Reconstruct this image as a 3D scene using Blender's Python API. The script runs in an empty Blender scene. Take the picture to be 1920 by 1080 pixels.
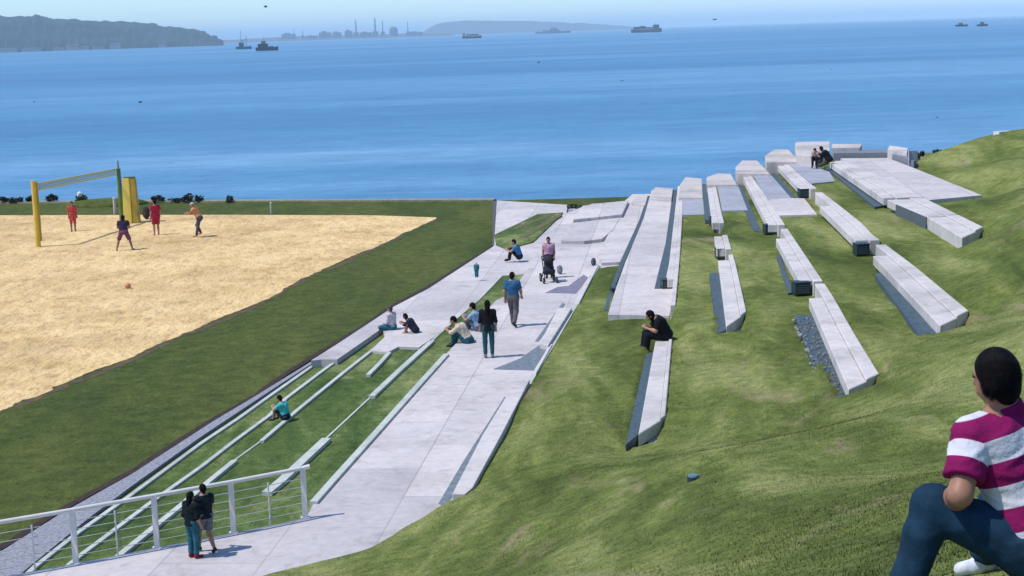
import bpy, bmesh, math, random
import numpy as np
from mathutils import Vector, Matrix

# ------------------------------------------------------------------ camera, world, sun, exposure
S = bpy.context.scene
COL = S.collection
CAM_Z = 9.4
FPX = 3000.0                      # focal length in pixels of a 1920 px wide picture
THETA = math.atan(481.0/FPX)      # pitch down
ROLL = 0.0323
_f = Vector((0, math.cos(THETA), -math.sin(THETA)))
_u0 = Vector((0, math.sin(THETA), math.cos(THETA)))
_r0 = Vector((1, 0, 0))
_r = _r0*math.cos(ROLL) - _u0*math.sin(ROLL)
_u = _r0*math.sin(ROLL) + _u0*math.cos(ROLL)
camd = bpy.data.cameras.new('camera')
cam = bpy.data.objects.new('camera', camd)
COL.objects.link(cam)
camd.sensor_width = 36.0
camd.lens = 36.0*FPX/1920.0
camd.clip_start = 0.1
camd.clip_end = 120000.0
M = Matrix((_r, _u, -_f)).transposed().to_4x4()
M.translation = Vector((0, 0, CAM_Z))
cam.matrix_world = M
S.camera = cam
S.view_settings.view_transform = 'Standard'
S.view_settings.look = 'None'
S.view_settings.exposure = 0.10
S.view_settings.gamma = 1.0

SUN_EL = math.radians(59)
SUN_AZ_VEC = Vector((-1.0, -0.30, 0)).normalized()     # where the sun stands (left, a little behind the camera)
world = bpy.data.worlds.new('World'); S.world = world
world.use_nodes = True
wn = world.node_tree; wn.nodes.clear()
sky = wn.nodes.new('ShaderNodeTexSky'); sky.sky_type = 'NISHITA'; sky.sun_disc = False
sky.sun_elevation = SUN_EL
sky.sun_rotation = math.atan2(SUN_AZ_VEC.x, SUN_AZ_VEC.y)
sky.altitude = 0; sky.air_density = 0.9; sky.dust_density = 0.15; sky.ozone_density = 4.0
bg = wn.nodes.new('ShaderNodeBackground'); bg.inputs[1].default_value = 0.15
wo = wn.nodes.new('ShaderNodeOutputWorld')
tint = wn.nodes.new('ShaderNodeMix'); tint.data_type = 'RGBA'; tint.blend_type = 'MULTIPLY'; tint.inputs[0].default_value = 1.0
tint.inputs[7].default_value = (0.85, 1.03, 1.17, 1)
wn.links.new(sky.outputs[0], tint.inputs[6]); wn.links.new(tint.outputs[2], bg.inputs[0]); wn.links.new(bg.outputs[0], wo.inputs[0])

sd = bpy.data.lights.new('sun', 'SUN'); sd.energy = 3.6; sd.angle = math.radians(0.55); sd.color = (1.0, 0.955, 0.90)
so = bpy.data.objects.new('sun', sd); COL.objects.link(so)
sdir = Vector((SUN_AZ_VEC.x*math.cos(SUN_EL), SUN_AZ_VEC.y*math.cos(SUN_EL), math.sin(SUN_EL)))
so.rotation_euler = sdir.to_track_quat('Z', 'Y').to_euler()
so.location = (0, 0, 60)

# ------------------------------------------------------------------ geometry helpers
def ray(px, py):
    return _f*FPX + _r*(px-960) + _u*(540-py)
def P(px, py, z):
    d = ray(px, py); t = (z-CAM_Z)/d.z
    return Vector((d.x*t, d.y*t, z))
def D(px, py, depth):
    d = ray(px, py)
    return Vector((0, 0, CAM_Z)) + d*(depth/FPX)
def PX(pts, z):
    return [P(a, b, z).to_2d() for a, b in pts]

def link(o, parent=None):
    COL.objects.link(o)
    if parent is not None: o.parent = parent
    return o
def tag(o, label=None, cat=None, group=None, kind=None):
    if label: o['label'] = label
    if cat: o['category'] = cat
    if group: o['group'] = group
    if kind: o['kind'] = kind
    return o
def empty(name, loc=(0, 0, 0), rz=0.0, **k):
    o = bpy.data.objects.new(name, None); COL.objects.link(o)
    o.location = loc; o.rotation_euler = (0, 0, rz); o.empty_display_size = 0.2
    return tag(o, **k)
def mesh_obj(name, verts, faces, mat, parent=None, smooth=False):
    me = bpy.data.meshes.new(name)
    me.from_pydata([tuple(v) for v in verts], [], [tuple(f) for f in faces])
    me.update()
    o = bpy.data.objects.new(name, me)
    if mat: me.materials.append(mat)
    if smooth:
        me.polygons.foreach_set('use_smooth', [True]*len(me.polygons))
    return link(o, parent)
def bm_obj(name, bm, mat, parent=None, smooth=False):
    me = bpy.data.meshes.new(name)
    bmesh.ops.recalc_face_normals(bm, faces=bm.faces[:])
    bm.to_mesh(me); bm.free()
    o = bpy.data.objects.new(name, me)
    if mat: me.materials.append(mat)
    if smooth: me.polygons.foreach_set('use_smooth', [True]*len(me.polygons))
    return link(o, parent)
def add_prism(bm, pts, z0, z1):
    """pts: xy outline; z0 bottom, z1 top (a number or one per point)"""
    n = len(pts)
    zt = z1 if hasattr(z1, '__len__') else [z1]*n
    top = [bm.verts.new((p[0], p[1], zt[i])) for i, p in enumerate(pts)]
    bot = [bm.verts.new((p[0], p[1], z0)) for p in pts]
    if n > 4:
        from mathutils.geometry import delaunay_2d_cdt
        v2 = [Vector((p[0], p[1])) for p in pts]
        _, _, tf, ov, _, _ = delaunay_2d_cdt(v2, [], [list(range(n))], 1, 1e-5)
        tris = [[ov[i][0] for i in t] for t in tf] if all(len(o) > 0 for o in ov) else None
        if tris is None: tris = [list(range(n))]
        for t in tris:
            if len(set(t)) < 3: continue
            bm.faces.new([top[i] for i in t]); bm.faces.new([bot[i] for i in t][::-1])
    else:
        bm.faces.new(top); bm.faces.new(bot[::-1])
    for i in range(n):
        j = (i+1) % n
        bm.faces.new((top[i], bot[i], bot[j], top[j]))
def add_box(bm, x0, x1, y0, y1, z0, z1, M=None):
    vs = [bm.verts.new(v) for v in ((x0,y0,z0),(x1,y0,z0),(x1,y1,z0),(x0,y1,z0),(x0,y0,z1),(x1,y0,z1),(x1,y1,z1),(x0,y1,z1))]
    for f in ((0,3,2,1),(4,5,6,7),(0,1,5,4),(1,2,6,5),(2,3,7,6),(3,0,4,7)): bm.faces.new([vs[i] for i in f])
    if M is not None:
        for v in vs: v.co = M @ v.co
def add_tube(bm, a, b, ra, rb=None, n=10):
    a = Vector(a); b = Vector(b); rb = ra if rb is None else rb
    ax = (b-a).normalized()
    s = ax.orthogonal().normalized(); t = ax.cross(s)
    A = [bm.verts.new(a+(s*math.cos(2*math.pi*i/n)+t*math.sin(2*math.pi*i/n))*ra) for i in range(n)]
    B = [bm.verts.new(b+(s*math.cos(2*math.pi*i/n)+t*math.sin(2*math.pi*i/n))*rb) for i in range(n)]
    bm.faces.new(A[::-1]); bm.faces.new(B)
    for i in range(n): bm.faces.new((A[i], A[(i+1)%n], B[(i+1)%n], B[i]))
def prism_obj(name, pts, z0, z1, mat, parent=None, bevel=0.0):
    bm = bmesh.new(); add_prism(bm, pts, z0, z1)
    if bevel:
        bmesh.ops.recalc_face_normals(bm, faces=bm.faces[:])
        eg = [e for e in bm.edges if len(e.link_faces) == 2 and e.calc_face_angle(0) > .4]
        bmesh.ops.bevel(bm, geom=eg, offset=bevel, segments=1, affect='EDGES')
    bmesh.ops.triangulate(bm, faces=[f for f in bm.faces if len(f.verts) > 4])
    return bm_obj(name, bm, mat, parent)
def line_strip(pts, w):
    """outline of a band of width w along the xy polyline"""
    L = []; R = []
    for i, p in enumerate(pts):
        a = pts[max(i-1, 0)]; b = pts[min(i+1, len(pts)-1)]
        d = (b-a).normalized(); n = Vector((-d.y, d.x))
        L.append(p+n*w/2); R.append(p-n*w/2)
    return L+R[::-1]

# ------------------------------------------------------------------ materials
def srgb(r, g, b):
    f = lambda c: (c/12.92 if c <= .04045 else ((c+.055)/1.055)**2.4)
    return (f(r/255), f(g/255), f(b/255))
def ramp(nt, stops):
    n = nt.nodes.new('ShaderNodeValToRGB'); e = n.color_ramp.elements
    while len(e) < len(stops): e.new(0.5)
    for i, (p, c) in enumerate(stops):
        e[i].position = p; e[i].color = (*c, 1) if len(c) == 3 else c
    return n
def noise(nt, vec, scale, detail=4, rough=0.55, dist=0.0):
    n = nt.nodes.new('ShaderNodeTexNoise'); n.inputs['Scale'].default_value = scale
    n.inputs['Detail'].default_value = detail; n.inputs['Roughness'].default_value = rough
    n.inputs['Distortion'].default_value = dist
    if vec is not None: nt.links.new(vec, n.inputs['Vector'])
    return n
def mapping(nt, vec, scale=(1,1,1), rot=(0,0,0)):
    m = nt.nodes.new('ShaderNodeMapping'); m.inputs['Scale'].default_value = scale; m.inputs['Rotation'].default_value = rot
    nt.links.new(vec, m.inputs['Vector']); return m.outputs[0]
def mixc(nt, fac, a, b, mode='MIX'):
    n = nt.nodes.new('ShaderNodeMix'); n.data_type = 'RGBA'; n.blend_type = mode
    for s, v in ((0, fac), (6, a), (7, b)):
        if hasattr(v, 'is_output') or isinstance(v, bpy.types.NodeSocket): nt.links.new(v, n.inputs[s])
        else: n.inputs[s].default_value = v if s == 0 else (*v, 1)
    return n.outputs[2]
def base_mat(name, rough=0.8, spec=0.3):
    m = bpy.data.materials.new(name); m.use_nodes = True; nt = m.node_tree
    b = nt.nodes['Principled BSDF']; b.inputs['Roughness'].default_value = rough
    b.inputs['Specular IOR Level'].default_value = spec
    geo = nt.nodes.new('ShaderNodeNewGeometry')
    return m, nt, b, geo.outputs['Position']
def bump(nt, b, h, strength=0.3, dist=0.02):
    n = nt.nodes.new('ShaderNodeBump'); n.inputs['Strength'].default_value = strength; n.inputs['Distance'].default_value = dist
    nt.links.new(h, n.inputs['Height']); nt.links.new(n.outputs[0], b.inputs['Normal'])
_mc = {}
def plain(name, col, rough=0.7, var=0.12, scale=6.0, bs=0.15, metal=0.0, spec=0.3):
    if name in _mc: return _mc[name]
    m, nt, b, pos = base_mat(name, rough, spec)
    tc = nt.nodes.new('ShaderNodeTexCoord')
    n = noise(nt, tc.outputs['Object'], scale)
    lo = tuple(c*(1-var) for c in col); hi = tuple(min(1, c*(1+var)) for c in col)
    r = ramp(nt, [(0.3, lo), (0.7, hi)]); nt.links.new(n.outputs[0], r.inputs[0])
    nt.links.new(r.outputs[0], b.inputs['Base Color'])
    b.inputs['Metallic'].default_value = metal
    bump(nt, b, n.outputs[0], bs, 0.02)
    _mc[name] = m; return m

def concrete(name, col=(0.69, 0.625, 0.59), joints=True, dirt=0.18):
    m, nt, b, pos = base_mat(name, 0.85, 0.25)
    n1 = noise(nt, pos, 0.35, 5, 0.6); n2 = noise(nt, pos, 4.0, 5, 0.65); n3 = noise(nt, pos, 40.0, 3)
    dark = tuple(c*(1-dirt) for c in col)
    r = ramp(nt, [(0.32, dark), (0.5, tuple(c*.97 for c in col)), (0.72, tuple(min(1, c*1.06) for c in col))]); nt.links.new(n1.outputs[0], r.inputs[0])
    c = mixc(nt, 0.18, r.outputs[0], (0.5, 0.5, 0.5), 'MIX')
    r2 = ramp(nt, [(0.3, (0.80, 0.80, 0.81)), (0.65, (1, 1, 1))]); nt.links.new(n2.outputs[0], r2.inputs[0])
    c = mixc(nt, 0.85, r.outputs[0], r2.outputs[0], 'MULTIPLY')
    n5 = noise(nt, mapping(nt, pos, (1, 1, .25)), 1.3, 7, 0.72, 0.8)
    r5 = ramp(nt, [(0.52, (1, 1, 1)), (0.68, (0.74, 0.73, 0.70))]); nt.links.new(n5.outputs[0], r5.inputs[0])
    c = mixc(nt, 0.8, c, r5.outputs[0], 'MULTIPLY')
    if joints:
        br = nt.nodes.new('ShaderNodeTexBrick')
        nt.links.new(mapping(nt, pos, (1, 1, 1), (0, 0, math.radians(-84))), br.inputs['Vector'])
        br.offset = 0.5; br.inputs['Scale'].default_value = 1.0
        br.inputs['Brick Width'].default_value = 4.2; br.inputs['Row Height'].default_value = 1.9
        br.inputs['Mortar Size'].default_value = 0.022; br.inputs['Mortar Smooth'].default_value = 0.3
        br.inputs['Color1'].default_value = (1, 1, 1, 1); br.inputs['Color2'].default_value = (0.80, 0.81, 0.84, 1)
        br.inputs['Mortar'].default_value = (0.68, 0.67, 0.69, 1)
        c = mixc(nt, 1.0, c, br.outputs[0], 'MULTIPLY')
    nt.links.new(c, b.inputs['Base Color'])
    bump(nt, b, n3.outputs[0], 0.15, 0.01)
    return m
MC = concrete('path_concrete')
MCB = concrete('bench_concrete', (0.665, 0.61, 0.575), False, 0.28)
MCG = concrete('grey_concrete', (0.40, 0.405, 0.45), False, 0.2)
MKERB = concrete('kerb_concrete', (0.56, 0.58, 0.52), False, 0.25)
MSHADEVENT = plain('gutter_shade_and_vent_grey', (0.065, 0.095, 0.11), 0.6, 0.35, 8)  # shade in gutters and under benches put into colour; also box vents
MSOIL = plain('bare_soil', (0.07, 0.045, 0.03), 0.95, 0.4, 5, 0.6)
MGRAV = plain('gravel_strip', (0.27, 0.27, 0.30), 0.9, 0.35, 14, 0.4)
MWEDGESHADE = plain('path_shade_grey', (0.165, 0.195, 0.22), 0.7, 0.3, 6)  # shadow lying in the path recesses, put into this grey
MDARK = plain('dark_green_steel', (0.015, 0.035, 0.036), 0.45, 0.3, 5)
MWHITE = plain('white_painted_steel', (0.72, 0.68, 0.66), 0.4, 0.06, 4, 0.05)
MYEL = plain('yellow_pad_vinyl', (0.72, 0.47, 0.07), 0.5, 0.12, 3)
MYELB = plain('lit_yellow_vinyl', (0.80, 0.63, 0.12), 0.5, 0.1, 3)
MOCH = plain('ochre_pad_shade_and_post', (0.42, 0.30, 0.045), 0.6, 0.12, 3)  # shaded half of the tower pad as a colour; also a net post
MGRN = plain('green_painted_post', (0.10, 0.16, 0.04), 0.5, 0.12, 3)

def grass_mat(name, a, b_, c, dry, sc=1.0, dryamt=0.585):
    m, nt, b, pos = base_mat(name, 0.95, 0.12)
    n1 = noise(nt, mapping(nt, pos, (0.42, 0.13, 0.5)), 1.0*sc, 6, 0.62, 0.5)
    n2 = noise(nt, pos, 3.2*sc, 5, 0.7); n3 = noise(nt, mapping(nt, pos, (1, 0.5, 1)), 22*sc, 4, 0.7)
    r = ramp(nt, [(0.34, a), (0.50, b_), (0.64, c)]); nt.links.new(n1.outputs[0], r.inputs[0])
    r2 = ramp(nt, [(0.32, (0.55, 0.60, 0.52)), (0.66, (1.3, 1.26, 1.22))]); nt.links.new(n2.outputs[0], r2.inputs[0])
    col = mixc(nt, 0.8, r.outputs[0], r2.outputs[0], 'MULTIPLY')
    r3 = ramp(nt, [(0.32, (0.58, 0.62, 0.56)), (0.68, (1.32, 1.3, 1.28))]); nt.links.new(n3.outputs[0], r3.inputs[0])
    col = mixc(nt, 0.75, col, r3.outputs[0], 'MULTIPLY')
    nd = noise(nt, mapping(nt, pos, (0.5, 0.22, 0.5)), 0.9*sc, 6, 0.65, 0.6)
    rd = ramp(nt, [(dryamt, (0, 0, 0)), (dryamt+0.14, (0.75, 0.75, 0.75))]); nt.links.new(nd.outputs[0], rd.inputs[0])
    col = mixc(nt, rd.outputs[0], col, dry)
    nt.links.new(col, b.inputs['Base Color'])
    ad = nt.nodes.new('ShaderNodeMath'); ad.operation = 'MULTIPLY_ADD'; ad.inputs[1].default_value = 0.35
    nt.links.new(n3.outputs[0], ad.inputs[0]); nt.links.new(n2.outputs[0], ad.inputs[2])
    bump(nt, b, ad.outputs[0], 0.9, 0.12)
    return m
MGH = grass_mat('hill_grass', (0.074, 0.100, 0.022), (0.155, 0.190, 0.048), (0.285, 0.30, 0.108), (0.36, 0.28, 0.17))
MGL = grass_mat('lawn_grass', (0.060, 0.084, 0.020), (0.086, 0.108, 0.026), (0.112, 0.126, 0.034), (0.13, 0.11, 0.040), 0.6, 0.6)
MGT = grass_mat('terrace_grass', (0.045, 0.085, 0.022), (0.115, 0.165, 0.048), (0.28, 0.31, 0.13), (0.38, 0.37, 0.20), 1.0, 0.6)

# ------------------------------------------------------------------ sea
def sea_mat():
    m, nt, b, pos = base_mat('sea_water', 0.32, 0.5)
    b.inputs['IOR'].default_value = 1.33
    n1 = noise(nt, mapping(nt, pos, (0.0011, 0.0065, 1)), 1.0, 5, 0.55, 0.3)
    n2 = noise(nt, mapping(nt, pos, (0.012, 0.07, 1)), 1.0, 6, 0.65)
    n4 = noise(nt, mapping(nt, pos, (0.12, 0.22, 1)), 1.0, 6, 0.7)
    n3 = noise(nt, mapping(nt, pos, (0.35, 0.55, 1)), 1.0, 5, 0.65)
    r = ramp(nt, [(0.34, (0.028, 0.138, 0.285)), (0.50, (0.052, 0.195, 0.355)), (0.64, (0.115, 0.28, 0.45)), (0.74, (0.19, 0.36, 0.50))])
    ad = nt.nodes.new('ShaderNodeMath'); ad.operation = 'MULTIPLY_ADD'; ad.inputs[1].default_value = 0.3
    nt.links.new(n2.outputs[0], ad.inputs[0])
    sb = nt.nodes.new('ShaderNodeMath'); sb.operation = 'SUBTRACT'; sb.inputs[1].default_value = 0.15
    nt.links.new(n1.outputs[0], sb.inputs[0]); nt.links.new(sb.outputs[0], ad.inputs[2])
    nt.links.new(ad.outputs[0], r.inputs[0])
    r3 = ramp(nt, [(0.3, (0.8, 0.85, 0.88)), (0.7, (1.18, 1.13, 1.1))]); nt.links.new(n3.outputs[0], r3.inputs[0])
    c = mixc(nt, 0.8, r.outputs[0], r3.outputs[0], 'MULTIPLY')
    r4 = ramp(nt, [(0.35, (0.72, 0.78, 0.83)), (0.65, (1.22, 1.18, 1.14))]); nt.links.new(n4.outputs[0], r4.inputs[0])
    c = mixc(nt, 0.8, c, r4.outputs[0], 'MULTIPLY')
    nt.links.new(c, b.inputs['Base Color'])
    bump(nt, b, n3.outputs[0], 0.8, 0.5)
    return m
SEA_Z = -4.5
xs = [-60000, -8000, -1000, 1000, 8000, 60000]; ys = [-2000, 60, 400, 1500, 6000, 20000, 90000]
vs = [(x, y, SEA_Z) for y in ys for x in xs]
fs = [(j*6+i, j*6+i+1, (j+1)*6+i+1, (j+1)*6+i) for j in range(len(ys)-1) for i in range(5)]
tag(mesh_obj('sea', vs, fs, sea_mat()), kind='structure')

# ------------------------------------------------------------------ flat ground on the left: lawn, sand, soil edge
LZ = -0.42
far = PX([(-500, 392), (0, 380), (500, 377), (928, 375)], LZ)
fl = [Vector((-75, far[0].y))]+far+[P(930, 376, LZ).to_2d(), Vector((40, far[-1].y-2)), Vector((70, 60)), Vector((70, -15)), Vector((-75, -15))]
tag(prism_obj('lawn', fl, -6.0, LZ, MGL), kind='structure')

def sand_mat():
    m, nt, b, pos = base_mat('beach_sand', 0.95, 0.1)
    n1 = noise(nt, pos, 0.5, 5, 0.6); n2 = noise(nt, mapping(nt, pos, (1.1, 0.6, 1)), 1.7, 4, 0.6)
    r = ramp(nt, [(0.3, (0.60, 0.415, 0.185)), (0.5, (0.73, 0.515, 0.25)), (0.75, (0.80, 0.59, 0.31))]); nt.links.new(n1.outputs[0], r.inputs[0])
    r2 = ramp(nt, [(0.30, (0.52, 0.47, 0.42)), (0.44, (1.0, 1.0, 1.0)), (0.7, (1.05, 1.05, 1.05))]); nt.links.new(n2.outputs[0], r2.inputs[0])
    n3 = noise(nt, pos, 0.16, 6, 0.65, 0.5); r3 = ramp(nt, [(0.36, (0.80, 0.77, 0.74)), (0.56, (1.03, 1.02, 1.0))]); nt.links.new(n3.outputs[0], r3.inputs[0])
    vo = nt.nodes.new('ShaderNodeTexVoronoi'); vo.inputs['Scale'].default_value = 1.5; vo.inputs['Randomness'].default_value = 1.0
    nt.links.new(mapping(nt, pos, (1.5, .8, 1)), vo.inputs['Vector'])
    rv = ramp(nt, [(0.10, (0.70, 0.66, 0.61)), (0.24, (1, 1, 1))]); nt.links.new(vo.outputs['Distance'], rv.inputs[0])
    cc = mixc(nt, 0.55, r.outputs[0], r2.outputs[0], 'MULTIPLY'); cc = mixc(nt, 1.0, cc, r3.outputs[0], 'MULTIPLY'); cc = mixc(nt, 0.7, cc, rv.outputs[0], 'MULTIPLY')
    nt.links.new(cc, b.inputs['Base Color'])
    bump(nt, b, n2.outputs[0], 0.9, 0.3)
    return m
sand_edge = [(820, 408), (760, 437), (680, 474), (600, 508), (555, 530), (500, 560), (430, 590), (330, 632), (240, 672), (150, 708), (60, 745), (0, 768), (-200, 850)]
random.seed(3)
def jag(pts, n=16, amp=0.10):
    out = []; w1 = random.uniform(-1, 1); tgt = random.uniform(-1, 1)
    for a, b in zip(pts[:-1], pts[1:]):
        for k in range(n):
            if random.random() < .3: tgt = random.uniform(-1, 1)
            w1 += (tgt-w1)*random.uniform(.1, .7)
            p = a.lerp(b, (k+random.uniform(-.3, .3)*(k > 0))/n); d = (b-a).normalized()
            out.append(p+Vector((-d.y, d.x))*(w1*amp*1.4+random.uniform(-amp, amp)*.4))
    out.append(pts[-1]); return out
se = jag(PX(sand_edge, LZ))
sfar = PX([(-320, 407), (0, 404), (400, 403), (700, 404)], LZ)
sp = sfar+se+[Vector((-60, se[-1].y))]
tag(prism_obj('sand', sp, LZ-.3, LZ+.012, sand_mat()), kind='structure')
soil = line_strip([p+Vector((0.12, -0.14)) for p in jag(PX(sand_edge, LZ), 14, .14)], 0.34)
tag(prism_obj('soil_edge', soil, LZ-.2, LZ+.006, plain('worn_turf', (0.10, 0.075, 0.035), .95, .4, 3, .5)), kind='structure')

# lawn's far lip and stone coping along the sea
def px_prism(name, pts, z, thick, mat, parent=None, bevel=0.0):
    return prism_obj(name, PX(pts, z), z-thick, z, mat, parent, bevel)
cop = line_strip([p+Vector((0, -0.35)) for p in far[:]], 0.7)
tag(prism_obj('coping', cop, LZ-5, LZ+.10, plain('weathered_stone', (0.30, 0.27, 0.17), 0.9, 0.3, 3)), label='low weathered stone coping between the lawn and the sea', cat='coping')

# dark soil line and pale gravel strip between lawn and terraces
e0 = [(-120, 1098), (0, 1034), (110, 962), (250, 886), (400, 790), (480, 742), (560, 690), (640, 640), (740, 574), (805, 538), (925, 462)]
tag(prism_obj('soil_line', line_strip(jag(PX(e0, LZ), 5, .05), 0.2), LZ-.3, LZ+.05, plain('dark_wet_soil', (0.045, 0.028, 0.022), .95, .4, 6, .5)), kind='structure')
g1 = [(-120, 1110), (0, 1042), (110, 972), (250, 893), (400, 795), (480, 747), (600, 672)]
g2 = [(600, 676), (500, 742), (380, 822), (250, 915), (170, 975), (40, 1082), (-60, 1150)]
tag(prism_obj('gravel_strip', PX(g1+g2, LZ), LZ-.3, LZ+.075, MGRAV), kind='structure')

# ------------------------------------------------------------------ stepped terraces of grass to the left of the path
L1 = [(30, 1095), (67, 1060), (147, 997), (240, 931), (380, 828), (442, 787), (505, 742), (602, 674)]
L2 = [(105, 1080), (147, 1043), (287, 938), (380, 872), (442, 824), (505, 778), (535, 747), (625, 680), (717, 613)]
L3 = [(170, 1085), (227, 1037), (347, 940), (393, 900), (440, 862), (490, 826), (532, 790), (555, 770), (645, 697), (705, 650), (735, 622)]
L5 = [(500, 922), (527, 900), (612, 821), (697, 742), (750, 692), (810, 638), (855, 597), (897, 562), (940, 517)]
L6 = [(560, 968), (590, 940), (625, 898), (700, 815), (805, 698), (837, 663), (885, 612), (930, 563), (955, 552), (983, 514)]
right_ext = [(1060, 500), (900, 1090)]
def terr(name, line, z, ext=0):
    pts = PX(line, z)
    far_p = P(1000, 470, z).to_2d(); far_q = P(1040, 600, z).to_2d()
    near = P(650, 1095, z).to_2d()
    # end the slab under the concrete platform and the path
    pts = [Vector((pts[0].x-1.0, pts[0].y-3.5))]+pts+[pts[-1]+Vector((.7, 2.2)), far_p, far_q, near]
    return tag(prism_obj(name, pts, LZ-.3, z, MGT), kind='structure')
terr('grass_terrace', L1, -0.35)
terr('grass_terrace', L2, -0.28)
terr('grass_terrace', L3, -0.20)
terr('grass_terrace', L5, -0.125)
KG = 'white concrete edging lines in the terraces below the path'
def kerb(line, z, w, label, dz=0.05, thick=.3):
    pts = PX(line, z+dz)
    o = prism_obj('concrete_edging', line_strip(pts, w), z-thick, z+dz, MKERB)
    return tag(o, label=label, cat='edging', group=KG)
kerb(L1, -0.35, 0.11, 'lowest pale concrete edging line, beside the grey gravel strip')
kerb([(105, 1080), (147, 1043), (287, 938), (380, 872), (442, 824), (505, 778), (535, 747), (600, 698), (680, 640), (717, 614)], -0.28, 0.11, 'long pale concrete edging line, second up from the gravel strip')
kerb(L3[:5], -0.20, 0.14, 'short bright edging stone that runs behind the white railing and the two boys', .07)
kerb([(440, 862), (490, 826)], -0.20, 0.05, 'thin sunken stretch of edging in front of the turquoise shirted boy', .02)
kerb(L3[5:], -0.20, 0.11, 'edging line under the boy in turquoise, running up to the dark dressed girl', .06)
kerb([(690, 702), (712, 680), (730, 660)], -0.18, 0.13, 'shortest edging stone, standing alone in the upper terrace grass', .06)
kerb(L5[:3], -0.125, 0.22, 'broad bright edging slab crossing behind the end post of the railing', .09)
kerb(L5[2:4], -0.125, 0.05, 'thin grass covered stretch of edging between two broad slabs', .02)
kerb(L5[3:6], -0.125, 0.17, 'broad pale edging slab in the middle of the terrace grass', .08)
kerb(L5[5:], -0.125, 0.08, 'narrow edging beside the couple sitting on the grass strip', .03)
kerb([(588, 940), (625, 898), (700, 815), (805, 698), (837, 663)], 0.0, 0.16, 'raised white kerb along the left side of the wide path', .06)

# ------------------------------------------------------------------ concrete path and platforms
path_px = [(-160, 1112), (0, 1082), (145, 1056), (297, 1026), (440, 999), (574, 971)]+L6[1:]+[(983, 514), (1010, 470), (1060, 400), (1100, 385), (1170, 378),
    (1186, 364), (1222, 364), (1240, 420), (1225, 520), (1180, 640), (1150, 760), (1120, 900), (1050, 1000), (900, 1150), (600, 1200), (-160, 1240)]
tag(px_prism('path', path_px, 0.0, 1.0, MC), kind='structure')
plat = [(583, 676), (602, 674), (632, 674), (717, 615), (722, 631), (698, 658), (728, 660), (747, 650), (786, 651), (840, 613), (900, 560), (940, 517), (985, 514),
        (1030, 470), (1062, 400), (1064, 384), (1000, 380), (932, 376), (929, 400), (925, 462), (805, 540), (740, 574), (640, 640)]
tag(px_prism('concrete_platform', plat, -0.12, .9, MC), kind='structure')
tag(px_prism('upper_paving', [(1052, 452), (1085, 395), (1110, 382), (1178, 378), (1150, 430), (1128, 448), (1095, 452)], 0.14, .8, MC), kind='structure')
tag(px_prism('upper_paving', [(1075, 412), (1092, 386), (1135, 380), (1178, 376), (1166, 402)], 0.28, .5, MC), kind='structure')
# small sloping grass bed on the platform
tag(px_prism('grass_bed', [(927, 440), (971, 419), (1008, 401), (1056, 398), (1040, 414), (999, 453), (950, 466), (930, 458)], -0.06, .3, MGT), kind='structure')
for k, (a, b) in enumerate((((962, 430), (1035, 402)), ((980, 445), (1048, 404)))):
    tag(prism_obj('bed_furrow', line_strip(PX([a, b], -.05), .35), -.3, -.045, plain('bare_grass_soil', (0.13, 0.115, 0.055), .95, .3, 5, .4)), kind='structure')
# dark wall edge of the lawn by the platform
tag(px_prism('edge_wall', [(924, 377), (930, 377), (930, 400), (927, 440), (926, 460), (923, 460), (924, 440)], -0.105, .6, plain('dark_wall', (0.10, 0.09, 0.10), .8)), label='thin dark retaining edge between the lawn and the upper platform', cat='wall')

# ------------------------------------------------------------------ bench rows on the hillside
class Edge:
    def __init__(s, pts, z):
        q = sorted([(P(a, b, z).y, P(a, b, z).x) for a, b in pts])
        s.y = np.array([t[0] for t in q]); s.x = np.array([t[1] for t in q])
    def at(s, y):
        y = np.asarray(y, float)
        v = np.interp(y, s.y, s.x)
        sl0 = (s.x[1]-s.x[0])/(s.y[1]-s.y[0]); sl1 = (s.x[-1]-s.x[-2])/(s.y[-1]-s.y[-2])
        sl0 = np.clip(sl0, -.35, .35); sl1 = np.clip(sl1, -.35, .35)
        v = np.where(y < s.y[0], s.x[0]+(y-s.y[0])*sl0, v)
        return np.where(y > s.y[-1], s.x[-1]+(y-s.y[-1])*sl1, v)
H = {1: 0.35, 2: 0.75, 3: 1.2, 4: 1.65, 5: 2.1, 6: 2.55}
LE = {1: Edge([(1222, 356), (1207, 409), (1172, 493), (1156, 537), (1138, 590)], H[1]),
      2: Edge([(1271, 347), (1250, 530), (1228, 640), (1197, 810)], H[2]),
      3: Edge([(1328, 360), (1337, 430), (1347, 490), (1362, 609)], H[3]),
      4: Edge([(1396, 335), (1446, 430), (1455, 445), (1519, 560), (1591, 726)], H[4]),
      5: Edge([(1452, 303), (1500, 352), (1538, 385), (1610, 454), (1637, 477), (1763, 607)], H[5]),
      6: Edge([(1556, 302), (1658, 370), (1739, 404), (1804, 443)], H[6])}
RE = {1: Edge([(1263, 356), (1249, 456), (1228, 541), (1205, 640)], H[1]),
      2: Edge([(1283, 347), (1275, 480), (1265, 590), (1260, 640), (1248, 775)], H[2]),
      3: Edge([(1345, 360), (1353, 398), (1364, 440), (1380, 496), (1399, 581)], H[3]),
      4: Edge([(1410, 330), (1439, 371), (1484, 439), (1519, 491), (1561, 553), (1605, 630), (1647, 698)], H[4]),
      5: Edge([(1471, 302), (1521, 345), (1568, 380), (1621, 422), (1633, 437), (1717, 500), (1810, 577)], H[5]),
      6: Edge([(1576, 297), (1700, 352), (1739, 374), (1839, 423)], H[6])}

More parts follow.
